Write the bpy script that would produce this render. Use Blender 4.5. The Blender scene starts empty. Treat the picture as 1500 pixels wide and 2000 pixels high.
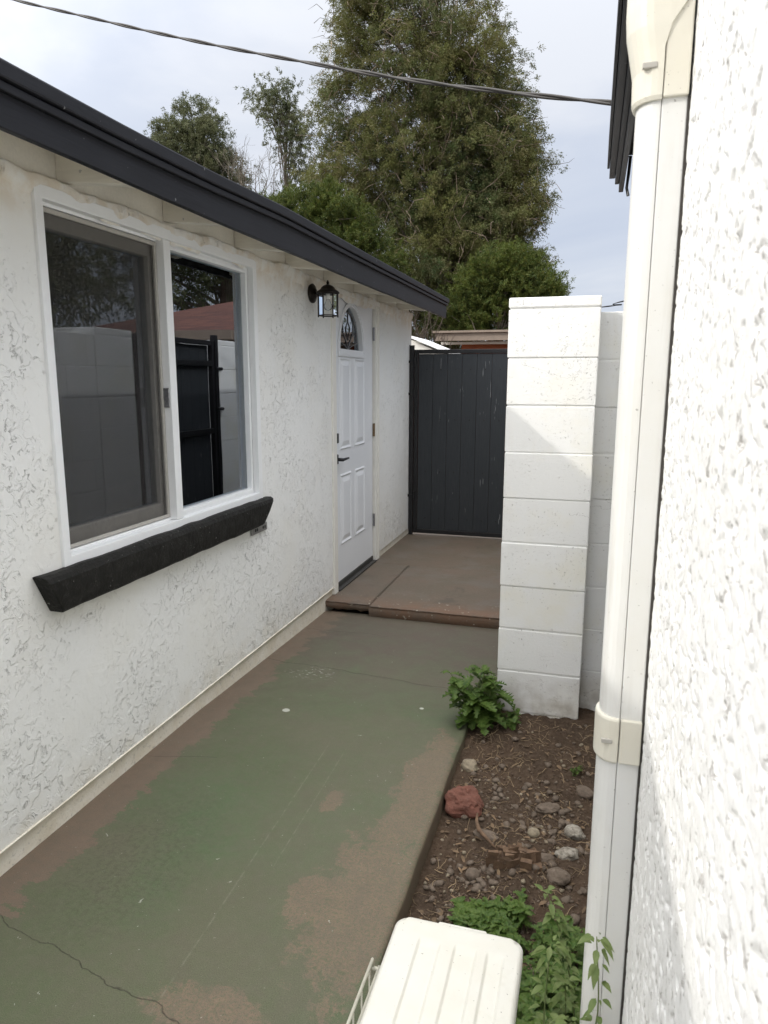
import bpy, bmesh, math, random
import numpy as np
from mathutils import Vector, Matrix

random.seed(7); rng = np.random.default_rng(7)
SC = bpy.context.scene; COL = SC.collection

# ------------------------------------------------------------------ camera
CAM = (1.678, 0.0, 1.52)
R_ = np.array([[0.96042259, 0.05260199, -0.27353514],
               [0.27854024, -0.17451538, 0.94443619],
               [-0.00194313, 0.9832484, 0.18226029]])
right = R_[0]; fwd = R_[1]; down = R_[2]          # world axes seen in camera space
M = np.array([right, fwd, -down])                 # camera space (x right, y down, z forward) -> world
cd = bpy.data.cameras.new('camera'); cam = bpy.data.objects.new('camera', cd); COL.objects.link(cam)
cx, cy, cz = M[:, 0], -M[:, 1], -M[:, 2]
cam.matrix_world = Matrix(((cx[0], cy[0], cz[0], CAM[0]), (cx[1], cy[1], cz[1], CAM[1]),
                           (cx[2], cy[2], cz[2], CAM[2]), (0, 0, 0, 1)))
cd.sensor_fit = 'VERTICAL'; cd.sensor_height = 36.0; cd.lens = 36.0 * 1380 / 2000
cd.clip_start = 0.02; cd.clip_end = 900
cd.dof.use_dof = True; cd.dof.focus_distance = 3.6; cd.dof.aperture_fstop = 15.0
SC.camera = cam

# ------------------------------------------------------------------ light
TRAVEL = Vector((1.5, 1.0, -1.26)).normalized()   # direction the sunlight travels
TOSUN = -TRAVEL
elev = math.asin(TOSUN.z); rot = math.atan2(TOSUN.x, TOSUN.y)
SUN_STRENGTH = 1.4; SKY = 0.10; CLOUD = 1.0; EXPO = 0.50
SC.view_settings.view_transform = 'Standard'; SC.view_settings.look = 'None'
SC.view_settings.exposure = EXPO; SC.view_settings.gamma = 1.0
SC.view_settings.use_curve_mapping = False
w = bpy.data.worlds.new('World'); SC.world = w; w.use_nodes = True
nt = w.node_tree; nt.nodes.clear(); L = nt.links.new
out = nt.nodes.new('ShaderNodeOutputWorld')
sky = nt.nodes.new('ShaderNodeTexSky'); sky.sky_type = 'NISHITA'; sky.sun_disc = False
sky.sun_elevation = elev; sky.sun_rotation = rot; sky.dust_density = 3.0
b1 = nt.nodes.new('ShaderNodeBackground'); b1.inputs[1].default_value = SKY; L(sky.outputs[0], b1.inputs[0])
tc = nt.nodes.new('ShaderNodeTexCoord')
sep = nt.nodes.new('ShaderNodeSeparateXYZ'); L(tc.outputs['Generated'], sep.inputs[0])
# project the direction on a cloud deck
mx = nt.nodes.new('ShaderNodeMath'); mx.operation = 'MAXIMUM'; L(sep.outputs[2], mx.inputs[0]); mx.inputs[1].default_value = 0.0
ad = nt.nodes.new('ShaderNodeMath'); ad.operation = 'ADD'; L(mx.outputs[0], ad.inputs[0]); ad.inputs[1].default_value = 0.22
dv = nt.nodes.new('ShaderNodeVectorMath'); dv.operation = 'DIVIDE'; L(tc.outputs['Generated'], dv.inputs[0])
cb = nt.nodes.new('ShaderNodeCombineXYZ')
for i in range(3): L(ad.outputs[0], cb.inputs[i])
L(cb.outputs[0], dv.inputs[1])
nz = nt.nodes.new('ShaderNodeTexNoise'); nz.inputs['Scale'].default_value = 1.15; nz.inputs['Detail'].default_value = 7
nz.inputs['Roughness'].default_value = 0.52; nz.inputs['Distortion'].default_value = 0.5; L(dv.outputs[0], nz.inputs['Vector'])
cr = nt.nodes.new('ShaderNodeValToRGB'); L(nz.outputs[0], cr.inputs[0])
e = cr.color_ramp.elements
e[0].position = 0.3; e[0].color = (0.455, 0.50, 0.60, 1)
e[1].position = 0.64; e[1].color = (0.64, 0.66, 0.705, 1)
x = e.new(0.47); x.color = (0.515, 0.553, 0.635, 1)
# thin cloud glows around the sun
dt = nt.nodes.new('ShaderNodeVectorMath'); dt.operation = 'DOT_PRODUCT'; L(tc.outputs['Generated'], dt.inputs[0]); dt.inputs[1].default_value = TOSUN
m0 = nt.nodes.new('ShaderNodeMath'); m0.operation = 'MAXIMUM'; L(dt.outputs['Value'], m0.inputs[0]); m0.inputs[1].default_value = 0
m1 = nt.nodes.new('ShaderNodeMath'); m1.operation = 'POWER'; L(m0.outputs[0], m1.inputs[0]); m1.inputs[1].default_value = 2.0
m2 = nt.nodes.new('ShaderNodeMath'); m2.operation = 'MULTIPLY_ADD'; L(m1.outputs[0], m2.inputs[0]); m2.inputs[1].default_value = 2.6; m2.inputs[2].default_value = 0.97
# zenith is a brighter deck than the horizon
m3 = nt.nodes.new('ShaderNodeMath'); m3.operation = 'MULTIPLY_ADD'; zp = nt.nodes.new('ShaderNodeMath'); zp.operation = 'POWER'; L(mx.outputs[0], zp.inputs[0]); zp.inputs[1].default_value = 4.5; L(zp.outputs[0], m3.inputs[0]); m3.inputs[1].default_value = 6.5
L(m2.outputs[0], m3.inputs[2])
m4 = nt.nodes.new('ShaderNodeMath'); m4.operation = 'MULTIPLY'; L(m3.outputs[0], m4.inputs[0]); m4.inputs[1].default_value = CLOUD
b2 = nt.nodes.new('ShaderNodeBackground'); wm = nt.nodes.new('ShaderNodeMixRGB'); wm.blend_type = 'MULTIPLY'; wf = nt.nodes.new('ShaderNodeMath'); wf.operation = 'ADD'; wf.use_clamp = True; L(m1.outputs[0], wf.inputs[0]); L(zp.outputs[0], wf.inputs[1]); L(wf.outputs[0], wm.inputs[0]); L(cr.outputs[0], wm.inputs[1]); wm.inputs[2].default_value = (1.12, 1.03, 0.89, 1); L(wm.outputs[0], b2.inputs[0]); L(m4.outputs[0], b2.inputs[1])
ms = nt.nodes.new('ShaderNodeMixShader'); ms.inputs[0].default_value = 0.86; L(b1.outputs[0], ms.inputs[1]); L(b2.outputs[0], ms.inputs[2])
L(ms.outputs[0], out.inputs[0])
sl = bpy.data.lights.new('sun', 'SUN'); sl.energy = SUN_STRENGTH; sl.angle = math.radians(0.9); sl.color = (1.0, 0.965, 0.90)
so = bpy.data.objects.new('sun', sl); COL.objects.link(so); so.location = (-6, -4, 8)
so.rotation_euler = TRAVEL.to_track_quat('-Z', 'Y').to_euler()

# ------------------------------------------------------------------ material tools
def sock(v): return v.outputs[0] if hasattr(v, 'outputs') else v
class NM:
    def __init__(s, name):
        s.m = bpy.data.materials.new(name); s.m.use_nodes = True; s.t = s.m.node_tree
        s.t.nodes.clear(); s.out = s.t.nodes.new('ShaderNodeOutputMaterial')
    def n(s, typ, op=None, **k):
        nd = s.t.nodes.new(typ)
        if op: nd.operation = op
        for a, v in k.items():
            if isinstance(v, tuple) and v and v[0] == 'in': pass
            setattr(nd, a, v)
        return nd
    def set(s, nd, **k):
        for a, v in k.items():
            i = nd.inputs[int(a[1:])] if a[0] == '_' else nd.inputs[a.replace('_', ' ')]
            if isinstance(v, (int, float)): i.default_value = v
            elif isinstance(v, (tuple, list)): i.default_value = tuple(v) if len(v) != 3 or i.type != 'RGBA' else (*v, 1)
            else: s.t.links.new(sock(v), i)
        return nd
    def pos(s): return s.n('ShaderNodeNewGeometry').outputs['Position']
    def vm(s, op, a, b): return s.set(s.n('ShaderNodeVectorMath', op), _0=a, _1=b).outputs[0]
    def mul(s, v, k): return s.vm('MULTIPLY', v, k)
    def noise(s, v, scale, detail=3, rough=0.5, dist=0.0):
        nd = s.n('ShaderNodeTexNoise'); s.set(nd, Vector=v, Scale=scale, Detail=detail, Roughness=rough, Distortion=dist); return nd.outputs[0]
    def noisec(s, v, scale, detail=3, dist=0.0):
        nd = s.n('ShaderNodeTexNoise'); s.set(nd, Vector=v, Scale=scale, Detail=detail, Distortion=dist); return nd.outputs[1]
    def vor(s, v, scale, feature='F1', rnd=1.0):
        nd = s.n('ShaderNodeTexVoronoi'); nd.feature = feature; s.set(nd, Vector=v, Scale=scale, Randomness=rnd); return nd.outputs[0]
    def ma(s, op, a, b=0.0, c=None, clamp=False):
        nd = s.n('ShaderNodeMath', op); nd.use_clamp = clamp; s.set(nd, _0=a, _1=b)
        if c is not None: s.set(nd, _2=c)
        return nd.outputs[0]
    def mr(s, v, a, b, c=0.0, d=1.0, smooth=False):
        nd = s.n('ShaderNodeMapRange'); nd.interpolation_type = 'SMOOTHSTEP' if smooth else 'LINEAR'
        s.set(nd, _0=v, _1=a, _2=b, _3=c, _4=d); return nd.outputs[0]
    def mix(s, f, a, b, mode='MIX'):
        nd = s.n('ShaderNodeMixRGB'); nd.blend_type = mode; s.set(nd, _0=f, _1=a, _2=b); return nd.outputs[0]
    def xyz(s, v): return s.set(s.n('ShaderNodeSeparateXYZ'), _0=v).outputs
    def bump(s, h, strength=0.5, dist=0.01, normal=None):
        nd = s.n('ShaderNodeBump'); s.set(nd, Strength=strength, Distance=dist, Height=h)
        if normal is not None: s.set(nd, Normal=normal)
        return nd.outputs[0]
    def pb(s, color, rough=0.6, normal=None, metal=0.0, spec=0.4, **k):
        nd = s.n('ShaderNodeBsdfPrincipled'); s.set(nd, Base_Color=color, Roughness=rough, Metallic=metal)
        nd.inputs['Specular IOR Level'].default_value = spec
        if normal is not None: s.set(nd, Normal=normal)
        if k: s.set(nd, **k)
        s.t.links.new(nd.outputs[0], s.out.inputs[0]); return nd

def plain(name, col, rough=0.5, metal=0.0, spec=0.4, nscale=30, namt=0.12, bump=0.15, bdist=0.002):
    m = NM(name); p = m.pos(); f = m.noise(p, nscale, 4, 0.6)
    f2 = m.noise(p, nscale * 0.13, 3, 0.6)
    c = m.mix(m.mr(f, 0.3, 0.7), tuple(x * (1 - namt) for x in col), tuple(min(1, x * (1 + namt)) for x in col))
    c = m.mix(m.mr(f2, 0.35, 0.65, 0, 0.5), c, tuple(x * (1 - namt * 1.5) for x in col))
    m.pb(c, m.mr(f, 0.2, 0.8, rough - 0.06, min(1, rough + 0.08)), m.bump(m.noise(p, nscale * 4, 3), bump, bdist), metal, spec)
    return m.m

WHITE = (0.81, 0.81, 0.785)
def stucco_lace():
    m = NM('stucco_lace'); p = m.pos()
    warp = m.vm('ADD', p, m.mul(m.noisec(p, 9, 3), (0.05, 0.05, 0.05)))
    n1 = m.noise(warp, 21, 4, 0.62, 0.5); plat = m.mr(n1, 0.44, 0.505)
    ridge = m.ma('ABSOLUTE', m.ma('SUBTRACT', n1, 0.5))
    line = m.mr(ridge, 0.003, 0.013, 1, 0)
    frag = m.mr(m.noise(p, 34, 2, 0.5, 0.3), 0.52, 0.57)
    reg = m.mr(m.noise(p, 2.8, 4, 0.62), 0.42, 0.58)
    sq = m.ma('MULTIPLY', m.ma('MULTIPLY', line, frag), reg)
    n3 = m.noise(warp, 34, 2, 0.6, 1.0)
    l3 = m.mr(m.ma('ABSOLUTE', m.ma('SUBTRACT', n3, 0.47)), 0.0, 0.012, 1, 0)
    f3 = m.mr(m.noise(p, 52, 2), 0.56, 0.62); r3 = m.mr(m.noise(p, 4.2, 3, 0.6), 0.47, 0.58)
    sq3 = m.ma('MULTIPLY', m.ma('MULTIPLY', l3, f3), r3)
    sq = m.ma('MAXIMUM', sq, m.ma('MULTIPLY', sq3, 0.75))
    tro = m.mr(m.noise(p, 5.5, 4, 0.55, 0.8), 0.3, 0.7); fine = m.noise(p, 130, 3)
    med = m.noise(p, 34, 3, 0.6)
    h = m.ma('ADD', m.ma('MULTIPLY', m.ma('MULTIPLY', plat, reg), 0.45), m.ma('ADD', m.ma('MULTIPLY', tro, 0.35), m.ma('MULTIPLY', med, 0.16)))
    h = m.ma('ADD', h, m.ma('MULTIPLY', fine, 0.06)); h = m.ma('SUBTRACT', h, m.ma('MULTIPLY', sq, 0.9))
    st = m.mr(m.noise(p, 1.7, 5, 0.65), 0.48, 0.7)
    c = m.mix(m.ma('MULTIPLY', st, 0.25), WHITE, (0.74, 0.70, 0.59))
    # cream, worn band high up under the eave and damp splash just above the slab
    z = m.xyz(p)[2]
    c = m.mix(m.ma('MULTIPLY', m.mr(z, 1.98, 2.08), m.mr(m.noise(p, 12, 4, 0.6), 0.4, 0.62, 0.15, 0.75)), c, (0.66, 0.57, 0.44))
    c = m.mix(m.ma('MULTIPLY', m.mr(z, 0.22, 0.08), m.mr(m.noise(p, 10, 4), 0.4, 0.65, 0, 0.5)), c, (0.60, 0.55, 0.44))
    c = m.mix(m.ma('MULTIPLY', m.ma('MULTIPLY', sq, m.mr(m.noise(p, 14, 2), 0.35, 0.65, 0.35, 1.0)), 0.55), c, (0.13, 0.11, 0.095))  # squiggles darkened: crevice dirt plus edge shadow painted into the colour
    m.pb(c, 0.75, m.bump(h, 0.85, 0.006), spec=0.25); return m.m
def stucco_rough():
    m = NM('stucco_heavy'); p = m.pos()
    q = m.mul(p, (1, 1, 1.0))
    a = m.noise(q, 90, 5, 0.7, 0.4); b = m.noise(q, 420, 4, 0.75)
    v = m.vor(m.vm('ADD', q, m.mul(m.noisec(q, 30, 3), (0.03, 0.03, 0.03))), 55)
    h = m.ma('ADD', m.ma('MULTIPLY', a, 0.45), m.ma('MULTIPLY', b, 0.55))
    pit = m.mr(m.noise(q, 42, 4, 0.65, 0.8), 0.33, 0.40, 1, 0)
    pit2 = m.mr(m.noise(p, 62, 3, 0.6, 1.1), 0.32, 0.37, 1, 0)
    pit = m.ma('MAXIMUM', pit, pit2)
    h = m.ma('SUBTRACT', h, m.ma('MULTIPLY', pit, 0.7))
    c = m.mix(m.mr(m.noise(p, 3, 4), 0.4, 0.7, 0, 0.4), (0.80, 0.80, 0.79), (0.76, 0.75, 0.71))
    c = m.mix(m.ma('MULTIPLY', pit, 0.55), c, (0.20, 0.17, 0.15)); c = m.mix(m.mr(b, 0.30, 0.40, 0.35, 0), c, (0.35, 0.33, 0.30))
    m.pb(c, 0.7, m.bump(h, 0.45, 0.003), spec=0.25); return m.m
def block_paint():
    m = NM('painted_block'); p = m.pos()
    a = m.noise(p, 95, 4, 0.62); b = m.noise(p, 300, 3)
    pit = m.mr(m.noise(p, 120, 3, 0.6, 0.6), 0.30, 0.37, 1, 0)
    pit = m.ma('MULTIPLY', pit, m.mr(m.noise(p, 9, 3), 0.4, 0.55))
    h = m.ma('SUBTRACT', m.ma('ADD', m.ma('MULTIPLY', a, 0.5), m.ma('MULTIPLY', b, 0.15)), pit)
    st = m.mr(m.noise(p, 4, 5, 0.6), 0.5, 0.72)
    c = m.mix(m.ma('MULTIPLY', st, 0.5), (0.79, 0.79, 0.77), (0.77, 0.74, 0.62))
    z = m.xyz(p)[2]
    c = m.mix(m.ma('MULTIPLY', m.mr(z, 0.22, 0.02), m.mr(m.noise(p, 14, 4), 0.35, 0.65, 0.1, 0.8)), c, (0.42, 0.38, 0.32))
    # hairline crack that steps down the lower courses
    cr_ = m.ma('ABSOLUTE', m.ma('SUBTRACT', m.noise(m.mul(p, (1, 1, 1.6)), 5.0, 6, 0.6, 0.4), 0.5))
    ck = m.ma('MULTIPLY', m.mr(cr_, 0, 0.004, 1, 0), m.mr(m.noise(p, 2.3, 2), 0.56, 0.6))
    c = m.mix(m.ma('MULTIPLY', m.ma('MULTIPLY', m.mr(m.noise(m.mul(p, (1, 1, 0.12)), 22, 4, 0.6), 0.55, 0.75), m.mr(z, 0.9, 1.8)), 0.22), c, (0.62, 0.58, 0.46)); c = m.mix(m.ma('MULTIPLY', pit, 0.5), c, (0.20, 0.18, 0.15)); c = m.mix(m.ma('MULTIPLY', ck, 0.65), c, (0.15, 0.13, 0.11))
    m.pb(c, 0.72, m.bump(h, 0.7, 0.0045), spec=0.25); return m.m
def path_mat():
    m = NM('worn_green_concrete'); p = m.pos(); X, Y, Z = m.xyz(p)
    flat = m.mul(p, (1, 1, 0))
    n = m.noise(flat, 5.5, 6, 0.62, 0.3); nf = m.noise(flat, 40, 4, 0.65); ng = m.noise(flat, 330, 3, 0.7); nL = m.noise(flat, 1.6, 4, 0.55)
    # brown band by the wall, ragged edge
    edge = m.ma('ADD', m.ma('SUBTRACT', m.ma('MULTIPLY', m.noise(m.mul(flat, (1.0, 1.6, 1)), 5, 10, 0.70), 0.46), 0.10), m.ma('MULTIPLY', nf, 0.02)); edge = m.ma('SUBTRACT', edge, 0.012)
    band = m.mr(m.ma('SUBTRACT', edge, X), -0.004, 0.004)
    def blob(cx_, cy_, rx, ry):
        dx = m.ma('DIVIDE', m.ma('SUBTRACT', X, cx_), rx); dy = m.ma('DIVIDE', m.ma('SUBTRACT', Y, cy_), ry)
        return m.mr(m.ma('ADD', m.ma('MULTIPLY', dx, dx), m.ma('MULTIPLY', dy, dy)), 0.0, 2.6, 1.0, 0.0)
    bl = m.ma('MAXIMUM', m.ma('MAXIMUM', blob(1.12, 1.78, 0.17, 0.36), blob(0.95, 1.74, 0.07, 0.12)), m.ma('MAXIMUM', blob(0.84, 2.22, 0.035, 0.07), m.ma('MAXIMUM', blob(1.14, 2.3, 0.10, 0.5), blob(0.86, 1.30, 0.16, 0.07))))
    rg = m.mr(m.ma('ADD', m.ma('MULTIPLY', bl, 0.48), m.ma('MULTIPLY', m.noise(flat, 10, 10, 0.80, 0.2), 1.25)), 0.90, 0.965)
    rg = m.ma('MULTIPLY', rg, m.mr(m.noise(flat, 110, 4, 0.75), 0.36, 0.55, 0.15, 1.0))
    far = m.mr(m.ma('ADD', Y, m.ma('MULTIPLY', n, 1.3)), 3.6, 4.6)
    green = m.mix(m.mr(nL, 0.38, 0.62), (0.084, 0.106, 0.053), (0.106, 0.107, 0.066))
    green = m.mix(m.mr(m.noise(m.vm('SUBTRACT', flat, (0.38, 2.35, 0)), 1.3, 3), 0.5, 0.66, 0, 0.55), green, (0.072, 0.120, 0.053))
    brown = m.mix(m.mr(nf, 0.3, 0.7), (0.196, 0.142, 0.098), (0.152, 0.114, 0.080))
    grey = m.mix(m.mr(n, 0.35, 0.65), (0.092, 0.088, 0.062), (0.101, 0.080, 0.064))
    c = m.mix(far, green, grey); c = m.mix(band, c, m.mix(0.5, brown, (0.135, 0.096, 0.075)))
    c = m.mix(rg, c, brown)
    c = m.mix(m.mr(nf, 0.45, 0.75, 0, 0.28), c, (0.15, 0.135, 0.10))
    c = m.mix(m.mr(ng, 0.34, 0.46, 0.6, 0.0), c, (0.035, 0.036, 0.024)); c = m.mix(m.mr(m.noise(flat, 14, 8, 0.75), 0.42, 0.60, 0.0, 0.35), c, (0.105, 0.092, 0.068))
    c = m.mix(m.mr(ng, 0.56, 0.68, 0, 0.5), c, (0.20, 0.18, 0.135))
    # dark stain by the left wall at the near end
    stn = m.ma('MULTIPLY', blob(0.35, 1.75, 0.16, 0.3), m.mr(m.noise(flat, 60, 4, 0.7), 0.46, 0.6)); c = m.mix(m.ma('MULTIPLY', stn, 0.3), c, (0.03, 0.035, 0.02))
    # pale paint specks and drips
    sp = m.mr(m.noise(flat, 58, 3, 0.62, 0.8), 0.715, 0.74); c = m.mix(m.ma('MULTIPLY', sp, 0.7), c, (0.42, 0.43, 0.38))
    drop = m.ma('MULTIPLY', m.mr(m.noise(m.mul(flat, (1, 3.0, 1)), 30, 3, 0.6, 0.8), 0.60, 0.63), m.ma('MAXIMUM', blob(0.33, 3.33, 0.07, 0.07), blob(0.30, 3.28, 0.12, 0.04)))
    d2 = m.mr(m.ma('ADD', blob(0.375, 2.85, 0.022, 0.02), m.ma('MULTIPLY', nf, 0.5)), 0.95, 1.05)
    d3 = m.mr(m.ma('ADD', blob(0.98, 3.06, 0.012, 0.012), m.ma('MULTIPLY', nf, 0.5)), 0.95, 1.05)
    c = m.mix(m.ma('MULTIPLY', m.ma('MAXIMUM', m.ma('MAXIMUM', drop, d2), d3), 0.75), c, (0.50, 0.51, 0.45))
    # straight faint scratches along the walk
    def line(x0, slope, y0, y1, wdt):
        d = m.ma('ABSOLUTE', m.ma('SUBTRACT', m.ma('SUBTRACT', X, x0), m.ma('MULTIPLY', Y, slope)))
        l = m.mr(d, wdt * 0.4, wdt, 1, 0); r = m.ma('MULTIPLY', m.mr(Y, y0, y0 + 0.1), m.mr(Y, y1, y1 - 0.1))
        return m.ma('MULTIPLY', m.ma('MULTIPLY', l, r), m.mr(nf, 0.4, 0.6))
    scr = m.ma('MAXIMUM', line(0.76, -0.03, 1.2, 2.7, 0.0035), line(0.83, -0.025, 1.8, 2.6, 0.003)); c = m.mix(m.ma('MULTIPLY', scr, 0.16), c, (0.33, 0.34, 0.27))
    # cracks
    wob = m.ma('MULTIPLY', m.ma('SUBTRACT', m.noise(flat, 4, 5, 0.55), 0.5), 0.16)
    c1 = m.ma('ABSOLUTE', m.ma('ADD', m.ma('SUBTRACT', m.ma('SUBTRACT', Y, 3.44), m.ma('MULTIPLY', X, -0.11)), m.ma('MULTIPLY', wob, 0.55)))
    c2 = m.ma('ABSOLUTE', m.ma('ADD', m.ma('SUBTRACT', m.ma('SUBTRACT', Y, 1.455), m.ma('MULTIPLY', X, -0.25)), wob))
    c2 = m.ma('ADD', c2, m.mr(X, 0.85, 0.95, 0, 0.1))
    c3 = m.ma('ABSOLUTE', m.ma('ADD', m.ma('SUBTRACT', m.ma('SUBTRACT', Y, 2.30), m.ma('MULTIPLY', X, 0.25)), m.ma('MULTIPLY', wob, 0.25)))
    c3 = m.ma('ADD', c3, m.mr(X, 0.28, 0.36, 0, 0.1))
    c4 = m.ma('ABSOLUTE', m.ma('ADD', m.ma('SUBTRACT', Y, 4.0), m.ma('MULTIPLY', wob, 0.6))); c4 = m.ma('ADD', c4, m.mr(X, 0.55, 0.65, 0, 0.1))
    ck = m.ma('MAXIMUM', m.ma('MULTIPLY', m.mr(c1, 0.001, 0.0055, 1, 0), 0.8), m.ma('MAXIMUM', m.mr(c2, 0.0004, 0.0022, 1, 0), m.ma('MAXIMUM', m.ma('MULTIPLY', m.mr(c3, 0.001, 0.004, 1, 0), 0.6), m.ma('MULTIPLY', m.mr(c4, 0.001, 0.006, 1, 0), 0.5))))
    c = m.mix(m.ma('MULTIPLY', ck, 0.7), c, (0.025, 0.022, 0.016))
    h = m.ma('ADD', m.ma('MULTIPLY', ng, 0.35), m.ma('MULTIPLY', nf, 0.25)); h = m.ma('SUBTRACT', h, ck)
    side = m.mr(Z, -0.022, -0.008, 1, 0); side = m.ma('MULTIPLY', side, m.mr(Y, 3.0, 2.8))
    c = m.mix(m.ma('MULTIPLY', side, 0.75), c, (0.13, 0.10, 0.072))
    m.pb(c, m.mr(n, 0.3, 0.7, 0.52, 0.68), m.bump(h, 0.55, 0.003), spec=0.35); return m.m
def slab_mat():
    m = NM('brown_concrete'); p = m.pos(); n = m.noise(p, 4, 6, 0.62); nf = m.noise(p, 60, 4, 0.65); ng = m.noise(p, 300, 3)
    c = m.mix(m.mr(n, 0.35, 0.65), (0.142, 0.106, 0.080), (0.116, 0.098, 0.072))
    Y = m.xyz(p)[1]; Z = m.xyz(p)[2]
    c = m.mix(m.ma('MULTIPLY', m.mr(Y, 4.6, 4.42), m.mr(n, 0.35, 0.55)), c, (0.165, 0.100, 0.065))
    c = m.mix(m.mr(nf, 0.5, 0.8, 0, 0.5), c, (0.19, 0.16, 0.13)); c = m.mix(m.mr(m.noise(p, 2.2, 5, 0.65), 0.5, 0.62, 0, 0.6), c, (0.15, 0.135, 0.115)); c = m.mix(m.mr(m.noise(p, 3.1, 6, 0.7, 0.5), 0.56, 0.66, 0, 0.6), c, (0.075, 0.065, 0.052))
    c = m.mix(m.mr(ng, 0.3, 0.45, 0.35, 0), c, (0.06, 0.05, 0.04))
    c = m.mix(m.ma('MULTIPLY', m.mr(m.noise(p, 26, 3, 0.6), 0.66, 0.69), m.mr(Y, 4.7, 4.5)), c, (0.40, 0.36, 0.30))
    m.pb(c, 0.62, m.bump(m.ma('ADD', m.ma('MULTIPLY', nf, 0.4), m.ma('MULTIPLY', ng, 0.3)), 0.5, 0.004), spec=0.35); return m.m
def dirt_mat():
    m = NM('dirt'); p = m.pos(); n = m.noise(p, 5, 6, 0.6); nf = m.noise(p, 60, 5, 0.7); ng = m.noise(p, 260, 3, 0.7)
    c = m.mix(m.mr(n, 0.35, 0.65), (0.076, 0.051, 0.034), (0.048, 0.034, 0.024))
    c = m.mix(m.mr(nf, 0.45, 0.75, 0, 0.7), c, (0.135, 0.100, 0.073))
    c = m.mix(m.mr(ng, 0.62, 0.72, 0, 0.7), c, (0.26, 0.22, 0.17))
    c = m.mix(m.mr(ng, 0.3, 0.42, 0.6, 0), c, (0.03, 0.022, 0.016))
    m.pb(c, 0.95, m.bump(m.ma('ADD', m.ma('MULTIPLY', nf, 0.6), m.ma('MULTIPLY', ng, 0.4)), 0.9, 0.008), spec=0.1); return m.m
def wood_paint(name, col, along=(1, 0.06, 1), streak=0.2):
    m = NM(name); p = m.pos(); q = m.mul(p, along)
    g = m.noise(q, 90, 4, 0.6, 0.4); w_ = m.noise(p, 6, 4)
    c = m.mix(m.mr(g, 0.3, 0.7), tuple(x * (1 - streak) for x in col), tuple(x * (1 + streak) for x in col))
    c = m.mix(m.mr(w_, 0.45, 0.75, 0, 0.4), c, tuple(x * 1.25 + 0.006 for x in col))
    c = m.mix(m.mr(m.noise(p, 48, 2), 0.74, 0.76, 0, 0.6), c, (0.3, 0.3, 0.3))
    m.pb(c, 0.55, m.bump(g, 0.35, 0.002), spec=0.28); return m.m
def sill_mat():
    m = NM('black_sill_paint'); p = m.pos()
    sq = m.ma('MULTIPLY', m.mr(m.ma('ABSOLUTE', m.ma('SUBTRACT', m.noise(p, 26, 3, 0.6, 1.2), 0.5)), 0, 0.02, 1, 0), m.mr(m.noise(p, 40, 2), 0.5, 0.6))
    c = m.mix(m.mr(m.noise(p, 20, 4), 0.4, 0.7), (0.009, 0.0085, 0.007), (0.018, 0.017, 0.015))
    c = m.mix(m.ma('MULTIPLY', sq, 0.35), c, (0.10, 0.10, 0.09)); c = m.mix(m.mr(m.noise(p, 75, 2), 0.73, 0.75, 0, 0.7), c, (0.35, 0.34, 0.31))
    h = m.ma('ADD', m.noise(p, 55, 4, 0.6), m.ma('MULTIPLY', sq, -1)); m.pb(c, 0.62, m.bump(h, 0.8, 0.005), spec=0.22); return m.m
def board_mat():
    m = NM('slate_board'); p = m.pos(); q = m.mul(p, (1, 1, 0.04)); g = m.noise(q, 260, 3, 0.6)
    c = m.mix(m.mr(g, 0.3, 0.7), (0.024, 0.028, 0.032), (0.038, 0.042, 0.046))
    X = m.xyz(p)[0]; dr = m.ma('MULTIPLY', m.mr(m.noise(m.mul(p, (1, 1, 0.07)), 85, 2), 0.705, 0.72), m.mr(m.noise(p, 5, 2), 0.52, 0.6)); c = m.mix(m.ma('MULTIPLY', dr, 0.6), c, (0.35, 0.36, 0.36))
    m.pb(c, 0.6, m.bump(g, 0.4, 0.002), spec=0.35); return m.m
def leaf_mat(name, c1, c2, c3, nscale=0.8, trans=0.25, rough=0.6):
    m = NM(name); p = m.pos(); n = m.noise(p, nscale, 4, 0.6); n2 = m.noise(p, nscale * 9, 3, 0.6)
    c = m.mix(m.mr(n, 0.36, 0.64), c1, c2); c = m.mix(m.mr(n2, 0.42, 0.72, 0, 0.8), c, c3)
    pb = m.n('ShaderNodeBsdfPrincipled'); m.set(pb, Base_Color=c, Roughness=rough); pb.inputs['Specular IOR Level'].default_value = 0.25
    tr = m.n('ShaderNodeBsdfTranslucent'); m.set(tr, Color=c)
    mx_ = m.n('ShaderNodeMixShader'); m.set(mx_, _0=trans, _1=pb, _2=tr); m.t.links.new(mx_.outputs[0], m.out.inputs[0]); return m.m
def glass_mat(name, tint, refl=1.9):
    m = NM(name); f = m.n('ShaderNodeFresnel'); m.set(f, IOR=refl)
    t = m.n('ShaderNodeBsdfTransparent'); m.set(t, Color=tint); g = m.n('ShaderNodeBsdfGlossy'); m.set(g, Color=(0.86, 0.92, 1.0), Roughness=0.0)
    p = m.pos(); m.set(g, Normal=m.bump(m.noise(p, 2.5, 1), 0.03, 0.01))
    s_ = m.n('ShaderNodeMixShader'); m.set(s_, _0=f, _1=t, _2=g); m.t.links.new(s_.outputs[0], m.out.inputs[0]); return m.m
def screen_mat():
    m = NM('insect_screen'); t = m.n('ShaderNodeBsdfTransparent'); d = m.n('ShaderNodeBsdfDiffuse'); m.set(d, Color=(0.06, 0.057, 0.055))
    s_ = m.n('ShaderNodeMixShader'); m.set(s_, _0=0.27, _1=t, _2=d); m.t.links.new(s_.outputs[0], m.out.inputs[0]); return m.m
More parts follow.
